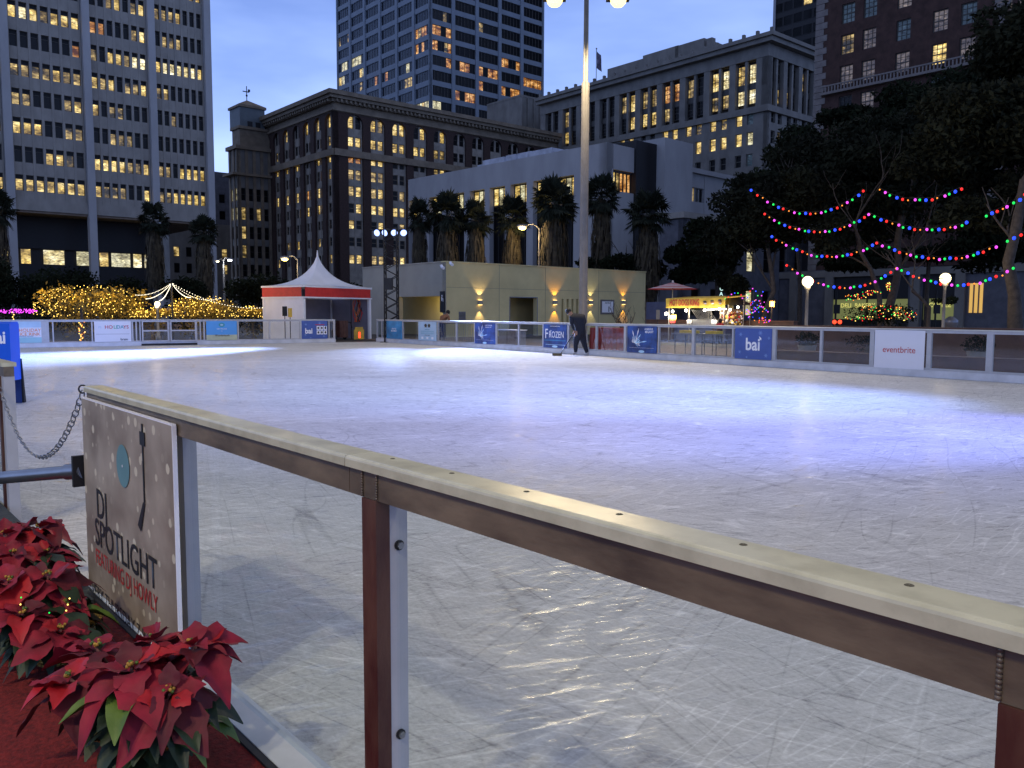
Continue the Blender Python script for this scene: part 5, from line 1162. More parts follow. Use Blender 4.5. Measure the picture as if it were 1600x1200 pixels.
# clipped hedges and dark bushes
def bush(px, py, rpx, rpy, Y, n, label, seed, mat='leaf_dark', name='bush', size=.28, group='dark bushes under the concrete tower'):
    rr = random.Random(seed); c = at_y(px, py, Y); root = empty(name, (c.x, c.y, 0)); tag(root, label, 'bush', group); sc = Y/FPX; rx, rz = rpx*sc, rpy*sc
    cl = [((rx*.55*math.cos(k*1.3), rx*.4*math.sin(k*1.3), c.z+rr.uniform(-.3, .3)*rz), (rx*.55, rx*.45, rz*.7), 1) for k in range(7)]+[((0, 0, max(.3, c.z*.5)), (rx*.8, rx*.6, max(.3, c.z*.5)), 1.5)]
    leaves(cl, n, size, mat, 'foliage', root, seed); m = MB(); m.tube([(0, 0, 0), (0, 0, c.z*.6), (.3, 0, c.z)], [.12, .07, .03], 'bark', 6); m.build('trunk', root); return root
for i, a in enumerate(((40, 455, 75, 34, 62, 5500, 'wide dark clipped bush at the left edge'), (105, 448, 48, 32, 60, 3800, 'dark clipped bush left of the tower column'), (188, 460, 38, 28, 60, 2800, 'rounded dark bush between two tower columns'), (285, 455, 36, 24, 62, 2600, 'rounded dark bush above the strung lights'), (400, 455, 48, 28, 52, 3200, 'brownish bush left of the white tent'), (-20, 440, 40, 40, 60, 2500, 'dark bush cut by the left edge'), (965, 485, 30, 14, 46, 1, 'x'), (540, 455, 40, 14, 80, 1200, 'far dark bush behind the tent roof'))):
    if a[6] == 'x': continue
    bush(*a[:6], a[6], 50+i)
# golden fairy-lit bushes
em('fairy_gold', (1.0, .66, .14), 2.6); em('fairy_purple', (.9, .07, .85), 1.5); em('fairy_red', (1.0, .02, .015), 1.5); em('fairy_orange', (1.0, .28, .03), 1.6); em('fairy_green', (.01, .8, .10), 1.2); em('fairy_blue', (.015, .06, 1.0), 2.0); em('fairy_white', (1.0, .88, .62), 3.2)
def dot(mat, r, name='bulb'):
    m = MB(); m.ball((0, 0, 0), r, mat, 6); return m.mesh(name)
DG = {}
def bulbs(name, label, cat, pts, mats, r, group, wire=None, cap=100):
    o0 = Vector(pts[0]); root = empty(name, o0); tag(root, label, cat, group); rest = MB()
    for k, p in enumerate(pts):
        mt = mats[k % len(mats)]; rr_ = r if not isinstance(r, dict) else r[mt]
        key = (mt, rr_)
        if key not in DG: DG[key] = dot(mt, rr_)
        if k < cap: link('bulb', DG[key], root, Matrix.Translation(Vector(p)-o0))
        else: rest.ball(Vector(p)-o0, rr_, mt, 6)
    if rest.v: o = rest.build('bulbs', root); o['kind'] = 'stuff'
    if wire:
        m = MB()
        for w in wire: m.tube([Vector(q)-o0 for q in w], .007, 'metal_dark', 4)
        m.build('wire', root)
    return root
def golden(px, py, rpx, rpy, Y, n, nb, label, seed, lab2):
    b = bush(px, py, rpx, rpy, Y, n, label, seed, 'bush_gold', 'lit_bush', .16, 'golden fairy-lit bushes'); rr = random.Random(seed+5); c = at_y(px, py, Y); sc = Y/FPX; rx, rz = rpx*sc, rpy*sc; pts = []
    while len(pts) < nb:
        x, z = rr.uniform(-1, 1), rr.uniform(-1.3, 1)
        if z > 0 and x*x+z*z > 1: continue
        if abs(x) > 1-(max(0, z)**2)*.3: continue
        y = -math.sqrt(max(0, 1-min(1, x*x+max(0, z)**2)))*.75*rr.uniform(.6, 1.05)
        p = Vector((c.x+x*rx*1.05, c.y+y*rx, c.z+z*rz*1.02))
        if p.z < 1.15: continue
        pts.append(p)
    bulbs('fairy_lights', lab2, 'fairy lights', pts, ['fairy_gold', 'fairy_gold', 'fairy_gold'], .021, 'golden fairy lights over the bushes')
    for k in range(3): light('fairy_glow', 'POINT', (c.x+(k-1)*rx*.6, c.y-rx*.6, c.z+.4), 110*max(.3, rpx/80), (1, .60, .10), b, .5)
golden(143, 476, 80, 30, 42, 5200, 240, 'large golden fairy-lit bush, widest of the lit ones', 71, 'dense golden fairy lights over the widest lit bush'); golden(318, 484, 52, 22, 43, 3000, 150, 'golden fairy-lit bush left of the white tent', 72, 'golden fairy lights over the bush right of the white globe lamp'); golden(395, 488, 26, 10, 45, 900, 60, 'small low fairy-lit bush beside the white tent', 73, 'golden fairy lights over the small low bush beside the tent'); golden(238, 490, 30, 9, 42, 900, 60, 'low fairy-lit bush under the white globe lamp', 74, 'golden fairy lights over the low bush under the globe lamp')
rr = random.Random(3); pts = [at_y(rr.uniform(-30, 58), rr.uniform(483, 489), 36) for _ in range(110)]
bulbs('fairy_lights', 'band of purple fairy lights along the hedge top at the left', 'fairy lights', pts, ['fairy_purple'], .026, 'purple fairy lights')
b = at_y(15, 490, 36.4); HB = empty('hedge', (b.x, b.y, 0)); tag(HB, 'low clipped hedge carrying the purple fairy lights', 'hedge'); leaves([((x, 0, .8), (.5, .35, .62), 1) for x in (-1.8, -1.2, -.6, 0, .6, 1.2)], 1200, .12, 'leaf_dark', 'foliage', HB, 4); m = MB(); m.tube([(0, 0, 0), (0, 0, .8)], .03, 'bark', 5); m.build('trunk', HB)
pts = [at_y(20+rr.uniform(-2, 2), y, 36.2) for y in np.linspace(488, 535, 14)]; bulbs('fairy_lights', 'short golden drop of lights under the purple band', 'fairy lights', pts, ['fairy_gold'], .03, None)
pts = [at_y(128+rr.uniform(-5, 5), y, 35.8) for y in np.linspace(502, 532, 26)]; bulbs('fairy_lights', 'golden lights wound on the small trunk seen through the far barrier glass', 'fairy lights', pts, ['fairy_gold', 'fairy_orange'], .028, None)
m = MB(); m.tube([(0, 0, 0), (.05, 0, .8), (0, 0, 1.6)], [.10, .07, .05], 'bark', 7); q = at_y(128, 520, 36.0); TK = empty('small_tree', (q.x, q.y, 0)); tag(TK, 'small trunk wound with golden lights behind the far barrier', 'tree'); m.build('trunk', TK)
leaves([((0, 0, 1.6), (.3, .3, .3), 1)], 200, .08, 'bush_gold', 'crown', TK, 9)
# white strands fanning from a mast
apex = at_y(268, 442, 39); mast = empty('mast', (apex.x, apex.y, 0)); tag(mast, 'thin mast holding five strings of white lights above the golden bushes', 'mast'); m = MB(); m.tube([(0, 0, 0), (0, 0, apex.z)], .04, 'metal_dark', 6); m.build('pole', mast)
for k, (px, py, lab) in enumerate(((212, 461, 'long dotted white light string running left from the mast'), (228, 467, 'second white light string left of the mast'), (249, 470, 'short white light string down to the globe lamp'), (298, 465, 'short white light string right of the mast'), (345, 466, 'long dotted white light string running right from the mast toward the tent'), (410, 481, 'longest white light string ending beside the tent'))):
    e_ = at_y(px, py, 39); n = 26 if k in (0, 4) else 34; pts = [apex.lerp(e_, t)-Vector((0, 0, .35*4*t*(1-t)*(.5 if k not in (4, 5) else 1))) for t in np.linspace(0.02, 1, n)]
    bulbs('string_lights', lab, 'string lights', pts, ['fairy_white'], .017, 'white light strings on the mast', [pts])
# coloured festoon strings
seq = ['fairy_blue', 'fairy_red', 'fairy_orange', 'fairy_purple', 'fairy_green']; RC = {'fairy_blue': .062, 'fairy_red': .053, 'fairy_orange': .030, 'fairy_purple': .053, 'fairy_green': .048}
fest = [((1174, 298), (1253, 333), (1350, 298), 22, 'topmost coloured light string, left end at the curved tree'), ((1373, 297), (1437, 313), (1503, 294), 15, 'topmost coloured light string right of the forked trunk'), ((1540, 337), (1572, 324), (1602, 304), 8, 'short coloured light string at the right edge above the others'),
        ((1195, 335), (1275, 362), (1358, 334), 22, 'second coloured light string down, from the curved tree to the forked tree'), ((1358, 334), (1440, 359), (1511, 348), 18, 'second coloured light string down, right of the forked tree'),
        ((1206, 370), (1288, 401), (1371, 379), 22, 'third coloured light string down, starting on the curved trunk'), ((1371, 379), (1460, 404), (1556, 385), 22, 'third coloured light string down, above the banded globe lamp'), ((1573, 376), (1590, 369), (1606, 362), 4, 'short coloured light string at the right edge, third down'),
        ((1229, 415), (1306, 449), (1401, 419), 22, 'lowest coloured light string passing the white globe lamp'), ((1401, 419), (1481, 444), (1583, 420), 22, 'lowest coloured light string passing under the banded globe lamp')]
for k, (a, mid, c, n, lab) in enumerate(fest):
    YY = lambda p: 37.5-(p-1170)*.025
    A, Mi_, Cc = at_y(a[0], a[1], YY(a[0])), at_y(mid[0], mid[1], YY(mid[0])), at_y(c[0], c[1], YY(c[0])); tm_ = (mid[0]-a[0])/(c[0]-a[0]); pts = []
    for t in np.linspace(0, 1, n):
        # lagrange through three points
        l0 = (t-tm_)*(t-1)/(tm_); l1 = t*(t-1)/(tm_*(tm_-1)); l2 = t*(t-tm_)/(1-tm_); p = A*l0+Mi_*l1+Cc*l2; pts.append(p+Vector((rnd.uniform(-.03, .03), rnd.uniform(-.03, .03), rnd.uniform(-.035, .02))))
    s = k*2 % 5; bulbs('string_lights', lab, 'string lights', pts, seq[s:]+seq[:s], RC, 'coloured festoon light strings', [[p+Vector((0, .02, .08)) for p in pts]])
# small tangles near the stand and in the red-lit bush
rr = random.Random(12)
def tangle(name, lab, spots, n, mats, r, Y):
    pts = []
    for _ in range(n):
        x, y, rx, ry = rr.choice(spots); an = rr.uniform(0, 6.28); q = rr.random()**.5; pts.append(at_y(x+rx*q*math.cos(an), y+ry*q*math.sin(an), Y+rr.uniform(-.8, .8)))
    return bulbs(name, lab, 'fairy lights', pts, mats, r, None)
BR = bush(1375, 492, 52, 18, 39, 1500, 'leafless bush covered in tiny red and orange lights before the bakery', 91, 'leaf_dark', 'lit_bush', .14, None)
tangle('fairy_lights', 'tiny red and orange lights over the bush before the bakery windows', [(1345, 497, 30, 5), (1400, 494, 30, 8), (1375, 482, 35, 5), (1335, 465, 18, 6), (1388, 448, 4, 8), (1362, 458, 16, 4), (1415, 490, 18, 6)], 190, ['fairy_orange', 'fairy_red', 'fairy_gold', 'fairy_green'], .022, 38)
tangle('fairy_lights', 'tangle of coloured lights right of the hot dog stand', [(1190, 500, 14, 5), (1185, 478, 14, 10), (1172, 490, 8, 8)], 60, ['fairy_red', 'fairy_orange', 'fairy_purple', 'fairy_blue'], .022, 38)
pts = [at_y(x, y, 38) for x, y in ((1133, 467), (1138, 464), (1143, 460), (1148, 458), (1153, 458), (1158, 461), (1160, 466), (1168, 465), (1169, 460), (1172, 455), (1176, 451), (1181, 455), (1184, 462), (1187, 470), (1190, 462), (1192, 456))]; bulbs('string_lights', 'small looped coloured lights above the hot dog stand canopy', 'string lights', pts, ['fairy_green', 'fairy_red', 'fairy_purple', 'fairy_blue'], .03, None)
pts = [at_y(x, y, 38) for x, y in zip(np.linspace(1167, 1200, 14), 484+5*np.sin(np.linspace(0, 7, 14)))]; bulbs('string_lights', 'wavy blue and purple lights beside the orange lantern', 'string lights', pts, ['fairy_blue', 'fairy_purple', 'fairy_blue', 'fairy_green'], .03, None)

# ================================================================= HOT DOG STAND
pm('awning_yellow', (.70, .48, .06), .6, .12, 4); pm('cart_blue', (.05, .06, .12), .5, .2, 2); pm('food_brown', (.35, .16, .06), .6, .4, 8); pm('canvas_red', (.42, .03, .035), .7, .1, 5); pm('canvas_white', (.60, .56, .54), .7, .1, 5)
Pa, Pb = at_y(1041, 480, 42.5), at_y(1133, 480, 39.5); Pa.z = Pb.z = 0; hd_ = (Pb-Pa).normalized(); HL = (Pb-Pa).length; HS = empty('hot_dog_stand', Pa, math.atan2(hd_.y, hd_.x)); tag(HS, 'yellow-fronted hot dog stand lit by bare bulbs behind the rink barrier', 'food stand')
z0, z1 = z_for(Pb, 481), z_for(Pb, 465); m = MB(); m.box((0, -.03, z0), (HL, .0, z1), 'awning_yellow'); aw = m.build('banner', HS)
link('lettering', text_mesh('HOT DOGS KING', .44, 'ink_red', .02, 'LEFT', 1, 0, .56), aw, Matrix.Translation((.25, -.04, z0+.12)))
m = MB()
for k in range(3): x = HL*(.68+.12*k); m.ball((x, -.035, z0+.25+.03*k), .11, 'food_brown', 10, (1.2, .08, .7)); m.ball((x, -.05, z0+.31+.03*k), .07, 'ink_black', 8, (1.6, .08, .5)); m.ball((x+.05, -.06, z0+.21), .06, 'ink_white', 8, (1.3, .08, .5))
m.build('food_picture', aw)
m = MB(); m.add([(0, 0, z1), (HL, 0, z1), (HL, 1.6, z1+.12), (0, 1.6, z1+.12), (0, 0, z1-.03), (HL, 0, z1-.03), (HL, 1.6, z1+.09), (0, 1.6, z1+.09)], [(0, 1, 2, 3), (7, 6, 5, 4), (0, 4, 5, 1), (1, 5, 6, 2), (2, 6, 7, 3), (3, 7, 4, 0)], 'awning_yellow'); m.build('roof', HS)
for x in (.15, HL*.4, HL-.1):
    for y in (.05, 1.5): m = MB(); m.tube([(x, y, 0), (x, y, z1)], .025, 'pole_grey', 6); m.build('post', HS)
m = MB(); m.box((.3, .3, .12), (HL-.2, 1.3, .85), 'cart_blue'); m.box((.2, .2, .85), (HL-.1, 1.35, .9), 'steel'); m.build('counter', HS); m = MB(); m.box((HL*.35, .5, .9), (HL*.75, 1.1, 1.15), 'steel'); m.build('griddle', HS)
m = MB()
for k in range(11): x = HL*.42+k*.11; m.add([(x, .1, 1.62), (x+.05, .1, 1.62), (x+.22, .45, 1.10), (x+.17, .45, 1.10)], [(0, 1, 2, 3)], 'steel')
m.build('vent_slats', HS)
m = MB(); m.prism([(.09, 1.1), (.11, 1.1), (.11, 1.35), (.09, 1.35)], HL*.05, HL*.16, 'awning_yellow'); m.prism([(.06, .95), (.10, .95), (.08, 1.08), (.06, 1.08)], HL*.06, HL*.15, 'ink_red'); m.build('bunting', HS)
for x, zf_ in ((.72, .98), (.3, .95)): m = MB(); m.lathe([(0, .9), (.13, .9), (.14, 1.12), (0, 1.12)], (HL*x, .5, 0), 'ink_white', 12); m.build('pot', HS)
for k, (px, py) in enumerate(((1041, 490), (1051, 486.5), (1072, 485), (1101, 484.5), (1124, 483))):
    x = u_for(Pa-Vector((-hd_.y, hd_.x, 0))*.15, hd_, px, py); q = Pa+hd_*x; z = z_for(q, py); m = MB(); m.ball((x, -.15, z), .07 if k else .08, 'bulb_white', 10); m.tube([(x, -.15, z+.05), (x, -.05, z+.15)], .01, 'metal_dark', 4); m.build('light_bulb', HS)
    w = q-Vector((-hd_.y, hd_.x, 0))*.15; light('bulb_light', 'POINT', (w.x, w.y, z-.12), 55, (1, .86, .62), HS, .06)
em('tube_white', (1, .97, .9), 6); m = MB(); m.tube([(HL*.62, .3, 1.62), (HL*.95, .3, 1.66)], .03, 'tube_white', 6); m.build('tube_lamp', HS); light('tube_light', 'POINT', Pa+hd_*HL*.78+Vector((-hd_.y, hd_.x, 0))*.4+Vector((0, 0, 1.5)), 35, (1, .9, .7), HS, .2)
P2 = at_y(1138, 480, 40); P3_ = at_y(1172, 480, 40.8); P2.z = P3_.z = 0; d2 = (P3_-P2).normalized(); L2_ = (P3_-P2).length; S2 = empty('snack_stand', P2, math.atan2(d2.y, d2.x)); tag(S2, 'small second snack stand with a black canopy, right of the yellow one', 'food stand')
m = MB(); zc_ = z_for(P2, 468); m.add([(-.1, -.1, zc_-.25), (L2_+.1, -.1, zc_-.25), (L2_+.1, 1.2, zc_-.25), (-.1, 1.2, zc_-.25), (L2_/2, .55, zc_+.3)], [(0, 1, 4), (1, 2, 4), (2, 3, 4), (3, 0, 4)], 'near_black'); m.build('canopy', S2)
for x in (0, L2_):
    for y in (0, 1.1): m = MB(); m.tube([(x, y, 0), (x, y, zc_-.25)], .02, 'pole_grey', 6); m.build('post', S2)
m = MB(); m.box((.05, .1, 0), (L2_-.05, .9, .8), 'cart_blue'); m.build('counter', S2); m = MB()
for k in range(60): m.ball((rnd.uniform(.08, L2_-.08), rnd.uniform(.15, .5), rnd.uniform(.85, 1.55)), rnd.uniform(.04, .08), rnd.choice(['awning_yellow', 'food_brown', 'ink_red', 'ink_white', 'canvas_white']), 6)
m.box((.02, .5, .8), (L2_, .55, 1.65), 'soffit'); o = m.build('snacks', S2); o['kind'] = 'stuff'
for px, py in ((1141, 484), (1153, 480)): q = at_y(px, py, 39.8)-P2; q = Matrix.Rotation(-math.atan2(d2.y, d2.x), 3, 'Z') @ q; m = MB(); m.ball(q, .06, 'bulb_white', 10); m.tube([q, q+Vector((0, .1, .2))], .01, 'metal_dark', 4); m.build('light_bulb', S2); light('bulb_light', 'POINT', at_y(px, py, 39.6), 16, (1, .86, .62), S2, .06)
# striped parasol
q = at_y(1051, 452, 44); U = empty('parasol', (q.x, q.y, 0)); tag(U, 'red and white striped parasol left of the hot dog stand', 'parasol'); r_ = 40/FPX*44; z0 = q.z; z1 = z_for(q, 441); m = MB(); ns = 8; nr = 8
for i in range(nr):
    ra, rb = r_*(1-i/nr), r_*(1-(i+1)/nr); za = z0+(z1-z0)*(i/nr); zb_ = z0+(z1-z0)*((i+1)/nr)
    for k in range(ns):
        a, b_ = 2*math.pi*k/ns, 2*math.pi*(k+1)/ns; m.add([(ra*math.cos(a), ra*math.sin(a), za), (ra*math.cos(b_), ra*math.sin(b_), za), (rb*math.cos(b_), rb*math.sin(b_), zb_), (rb*math.cos(a), rb*math.sin(a), zb_)], [(0, 1, 2, 3)], 'canvas_red' if i % 2 == 0 else 'canvas_white')
m.build('canopy', U); m = MB(); m.tube([(0, 0, 0), (0, 0, z1)], .03, 'pole_grey', 6); m.ball((0, 0, z1+.04), .06, 'canvas_white', 8); m.build('pole', U); light('parasol_glow', 'POINT', (q.x+1.2, q.y-1.5, z0+1.6), 25, (1, .8, .6), U, .1) if False else None
# blue fence panel and sign between building and stand
q = at_y(1010, 470, 47); q2 = at_y(1042, 470, 46); m = MB(); L_ = (q2-q).length; m.box((0, 0, 0), (L_, .06, z_for(q, 472)), 'cart_blue'); o = m.build('screen_fence', None, frame((q.x, q.y, 0), (q2-q))); tag(o, 'dark blue fence screen between the beige building and hot dog stand', 'fence')
q = at_y(1028, 490, 41.0); o = empty('small_sign', (q.x, q.y, 0)); tag(o, 'small grey upright sign on a post left of the hot dog stand', 'sign'); m = MB(); m.box((-.09, -.02, z_for(q, 499)), (.09, .0, z_for(q, 484)), 'pole_grey'); m.build('panel', o); m = MB(); m.tube([(0, .02, 0), (0, .02, 1.4)], .02, 'metal_dark', 5); m.build('post', o)
# vertical lit shop sign far behind
q = at_y(1127, 450, 70); o = empty('blade_sign', (q.x, q.y, 0)); tag(o, 'narrow black vertical sign with white glowing shapes above the hot dog stand', 'sign'); em('sign_white', (.6, .9, .8), 1.2); m = MB(); z0, z1 = z_for(q, 462), z_for(q, 438); m.box((-.25, 0, z0), (.25, .15, z1), 'near_black'); m.build('panel', o)
for k, s in enumerate('TCA'): link('lettering', text_mesh(s, .42, 'sign_white', .02, 'CENTER'), o, Matrix.Translation((0, -.02, z1-.42-k*.42)))
m = MB(); m.tube([(0, .1, 0), (0, .1, z0)], .05, 'metal_dark', 5); m.build('post', o)
# blue bin-like round bin near coffee shop
q = at_y(1486, 497, 45); o = empty('litter_bin', (q.x, q.y, 0)); tag(o, 'pale round litter bin right of the banded globe lamp post', 'bin'); m = MB(); m.lathe([(0, 0), (.30, 0), (.33, .9), (.35, 1.0), (.0, 1.05)], (0, 0, .0), 'quoin', 16); m.build('body', o); m = MB(); m.lathe([(.36, 1.0), (.36, 1.12), (.12, 1.32), (0, 1.33)], (0, 0, 0), 'metal_grey', 16); m.build('lid', o)
# traffic signals seen as dark shapes
for px, lab in ((1306, 'dark traffic signal in front of the bakery window'), (1462, 'dark traffic signal in front of the coffee shop window')):
    q = at_y(px, 480, 62); o = empty('traffic_signal', (q.x, q.y, 0)); tag(o, lab, 'traffic signal'); m = MB(); m.tube([(0, 0, 0), (0, 0, 3.2)], .07, 'near_black', 6); m.build('pole', o); m = MB(); m.box((-.2, -.3, z_for(q, 490)), (.2, -.08, z_for(q, 476)), 'near_black'); h = m.build('signal_head', o)
    if px == 1306:
        m = MB(); m.ball((-.2, -.35, z_for(q, 503)), .16, 'red_glow', 8, (1, .3, 1)); m.ball((.2, -.35, z_for(q, 503)), .16, 'red_glow', 8, (1, .3, 1)); m.build('red_lamps', h)
# low walls and steps of the plaza beyond the right barrier
def wall(px0, Y0, px1, Y1, h, label, mat='wall_rail_brown', th=.35):
    a, b_ = at_y(px0, 500, Y0), at_y(px1, 500, Y1); a.z = b_.z = 0; m = MB(); L_ = (b_-a).length; m.box((0, 0, 0), (L_, th, h), mat); m.box((-.03, -.03, h), (L_+.03, th+.03, h+.05), mat); o = m.build('low_wall', None, frame(a, b_-a)); tag(o, label, 'wall', 'low plaza walls'); return o
wall(1010, 46, 1240, 39, 1.05, 'brown low wall behind the hot dog stand'); wall(1205, 30, 1640, 23.5, .98, 'long brown low wall under the globe lamps'); wall(1205, 24.5, 1640, 19.5, .32, 'low brown kerb wall close behind the barrier glass')
pm('plaza_warm', (.17, .12, .09), .8, .2, .7, .2)
strip(C0, RD, -4, 46, .76, 9, .003, 'plaza_warm', 'paving')
for px, Y, lab in ((1262, 27, 'dark planter seen through the glass under the globe lamp'), (1530, 23, 'dark planter seen through the glass near the right edge')):
    q = at_y(px, 520, Y); o = empty('planter', (q.x, q.y, 0)); tag(o, lab, 'planter', None); m = MB(); m.lathe([(0, 0), (.2, 0), (.3, .42), (.26, .42), (.2, .38), (0, .38)], (0, 0, 0), 'stone_grey', 14); m.build('pot', o); leaves([((0, 0, .6), (.38, .38, .26), 1)], 500, .09, 'leaf_dark', 'foliage', o, int(px))
bush(1355, 532, 36, 10, 25, 900, 'grey-green ground shrub seen through the barrier glass', 96, 'leaf_green', 'shrub', .07, None)
# bare shrub in front of the beige building
q = at_y(985, 500, 40); o = empty('bare_shrub', (q.x, q.y, 0)); tag(o, 'bare twiggy shrub at the right end of the beige building', 'shrub'); m = MB(); rr = random.Random(4)
for k in range(7): limb(m, (0, 0, .2), (rr.uniform(-1, 1), rr.uniform(-.5, .5), .9), 1.1, .03, 2, rr)
m.build('branches', o)

# equipment seen through the right barrier glass
def beyond(name, label, cat, pxa, pxb, off, group=None):
    n_ = Vector((-RD.y, RD.x, 0)); ua, ub = u_for(C0+n_*off, RD, pxa, 520), u_for(C0+n_*off, RD, pxb, 520); P = C0+RD*ua+n_*off; o = empty(name, P, math.atan2(RD.y, RD.x)); tag(o, label, cat, group); return o, ub-ua
pm('tarp_red', (.30, .035, .02), .7, .25, 2, .2)
o, L_ = beyond('draped_table', 'long table under a rust red cloth behind the bending person', 'table', 922, 1010, 1.5); m = MB()
n_ = 40; vs_ = []
for i in range(n_+1):
    for z, f in ((.03, 1), (.5, .5), (.9, 0)): vs_.append((L_*i/n_, .05*math.sin(i*1.7)*f-.04*f, z))
m.add(vs_, [(i*3+j, (i+1)*3+j, (i+1)*3+j+1, i*3+j+1) for i in range(n_) for j in range(2)], 'tarp_red', True); m.build('cloth', o); m = MB(); m.box((0, 0, .86), (L_, .7, .905), 'tarp_red'); m.build('table_top', o)
for x in (.1, L_-.1):
    for y in (.1, .6): m = MB(); m.tube([(x, y, 0), (x, y, .86)], .02, 'metal_dark', 6); m.build('leg', o)
o, L_ = beyond('crowd_fence', 'grey metal crowd fence behind the glass beside the pale notice banner', 'fence', 690, 742, 1.3); m = MB(); m.tube([(0, 0, .15), (0, 0, .95), (L_, 0, .95), (L_, 0, .15), (0, 0, .15)], .022, 'steel', 6)
for k in range(14): x = L_*(k+1)/15; m.tube([(x, 0, .15), (x, 0, .95)], .009, 'steel', 5)
m.build('frame', o)
for x in (.3, L_-.3): m = MB(); m.box((x-.03, -.25, .01), (x+.03, .25, .15), 'steel'); m.build('foot', o)
o, L_ = beyond('metal_cabinet', 'small grey cabinet with a white top behind the glass beside the guitar banner', 'cabinet', 779, 806, 1.0); m = MB(); m.box((0, 0, .0), (L_, .5, .72), 'metal_grey'); m.build('body', o); m = MB(); m.box((-.04, -.04, .7205), (L_+.04, .54, .76), 'ink_white'); m.build('top', o); m = MB(); m.box((L_*.5-.01, -.012, .05), (L_*.5+.01, -.001, .68), 'near_black'); m.build('door_gap', o)
for a_, b_, lab in ((1050, 1085, 'folding table with food trays in front of the hot dog stand'), (1092, 1120, 'second folding table under the red-topped person')):
    o, L_ = beyond('folding_table', lab, 'table', a_, b_, 3.2); m = MB(); m.box((0, 0, .70), (L_, .7, .74), 'metal_grey'); m.build('table_top', o)
    for x in (.08, L_-.08):
        for y in (.08, .62): m = MB(); m.tube([(x, y, 0), (x, y, .70)], .016, 'metal_dark', 6); m.build('leg', o)
    m = MB(); m.prism([(.15, .742), (.5, .742), (.5, .84), (.15, .84)], L_*.2, L_*.8, 'awning_yellow'); m.build('tray', o)
# ================================================================= PEOPLE
pm('cloth_dark', (.012, .015, .026), .85, .3, 20, .2); pm('cloth_jeans', (.012, .014, .026), .85, .3, 20, .2); pm('cloth_brown', (.22, .11, .06), .85, .3, 15, .2); pm('cloth_red', (.42, .02, .03), .85, .2, 15, .2); pm('skin', (.36, .20, .13), .55, .08, 12); pm('hair_black', (.008, .007, .006), .6, .2, 40, .3); pm('shoe', (.35, .33, .34), .5, .2, 10); pm('cap_white_cloth', (.5, .5, .5), .8)
def figure(P, rz, J, bones, mats, hair='hair_black', label='', hairscale=1.0, face=None):
    """J: name -> ((x,y,z), radius); one skinned continuous surface, materials by nearest bone"""
    names = list(J); idx = {n: i for i, n in enumerate(names)}
    me = bpy.data.meshes.new('body'); me.from_pydata([J[n][0] for n in names], [(idx[a], idx[b]) for a, b, _ in bones], [])
    ob = bpy.data.objects.new('tmp', me); COL.objects.link(ob); sk = ob.modifiers.new('s', 'SKIN'); sk.use_smooth_shade = True; ss = ob.modifiers.new('u', 'SUBSURF'); ss.levels = 2; ss.render_levels = 2
    for n in names:
        r = J[n][1]; r = r if isinstance(r, tuple) else (r, r); me.skin_vertices[0].data[idx[n]].radius = r
    me.skin_vertices[0].data[0].use_root = True
    dg = bpy.context.evaluated_depsgraph_get(); out = bpy.data.meshes.new_from_object(ob.evaluated_get(dg)); bpy.data.objects.remove(ob); out.name = 'body'
    out.materials.clear(); ml = []
    for m_ in mats:
        if MATS[m_] not in ml: ml.append(MATS[m_])
    for m_ in ml: out.materials.append(m_)
    segs = [(Vector(J[a][0]), Vector(J[b][0]), ml.index(MATS[mats[c]])) for a, b, c in bones]
    for p in out.polygons:
        c = p.center; best = 1e9
        for a, b, k in segs:
            d = b-a; t = max(0, min(1, (c-a).dot(d)/max(1e-9, d.length_squared))); q = (c-a-d*t).length
            if q < best: best, p.material_index = q, k
        p.use_smooth = True
    root = empty('person', P, rz); tag(root, label, 'person'); link('body', out, root)
    h = Vector(J['head'][0]); n_ = Vector(J['neck'][0]); up = (h-n_).normalized(); fw = Vector(face or (0, -1, 0)).normalized(); sd = up.cross(fw).normalized(); fw = sd.cross(up).normalized()
    m = MB(); m.ball(h+up*.035-fw*.022, .103, hair, 14, (.95*hairscale, 1.0*hairscale, 1.05)); m.build('hair', root)
    m = MB(); 
    for s in (-1, 1): m.ball(h+fw*.084+sd*s*.032+up*.0, .010, 'ink_white', 6); m.ball(h+fw*.0905+sd*s*.032, .006, 'ink_black', 6)
    for s in (-1, 1): m.ball(h+sd*s*.088-up*.01, .022, 'skin', 6, (.5, 1, 1.4))
    m.ball(h+fw*.11-up*.025, .014, 'skin', 6, (.8, 1, 1.5)); m.box(h+fw*.1-up*.06-sd*.02, h+fw*.104-up*.055+sd*.02, 'cloth_red'); m.build('face', root); return root
def hand(J, bones, w, d, mi, pre):
    d = Vector(d).normalized(); s = d.orthogonal().normalized(); w = Vector(w); J[pre+'palm'] = (tuple(w+d*.05), (.036, .022)); bones.append((pre+'wrist', pre+'palm', mi))
    for k, (o, L) in enumerate(((-.03, .07), (-.01, .08), (.01, .075), (.03, .06))):
        a = w+d*.085+s*o; J[pre+f'f{k}'] = (tuple(a), .0095); J[pre+f'g{k}'] = (tuple(a+d*L*.6+d.cross(s)*L*.4), .008); bones += [(pre+'palm', pre+f'f{k}', mi), (pre+f'f{k}', pre+f'g{k}', mi)]
    a = w+d*.04+s*.045; J[pre+'t'] = (tuple(a+d*.03), .010); bones.append((pre+'palm', pre+'t', mi))
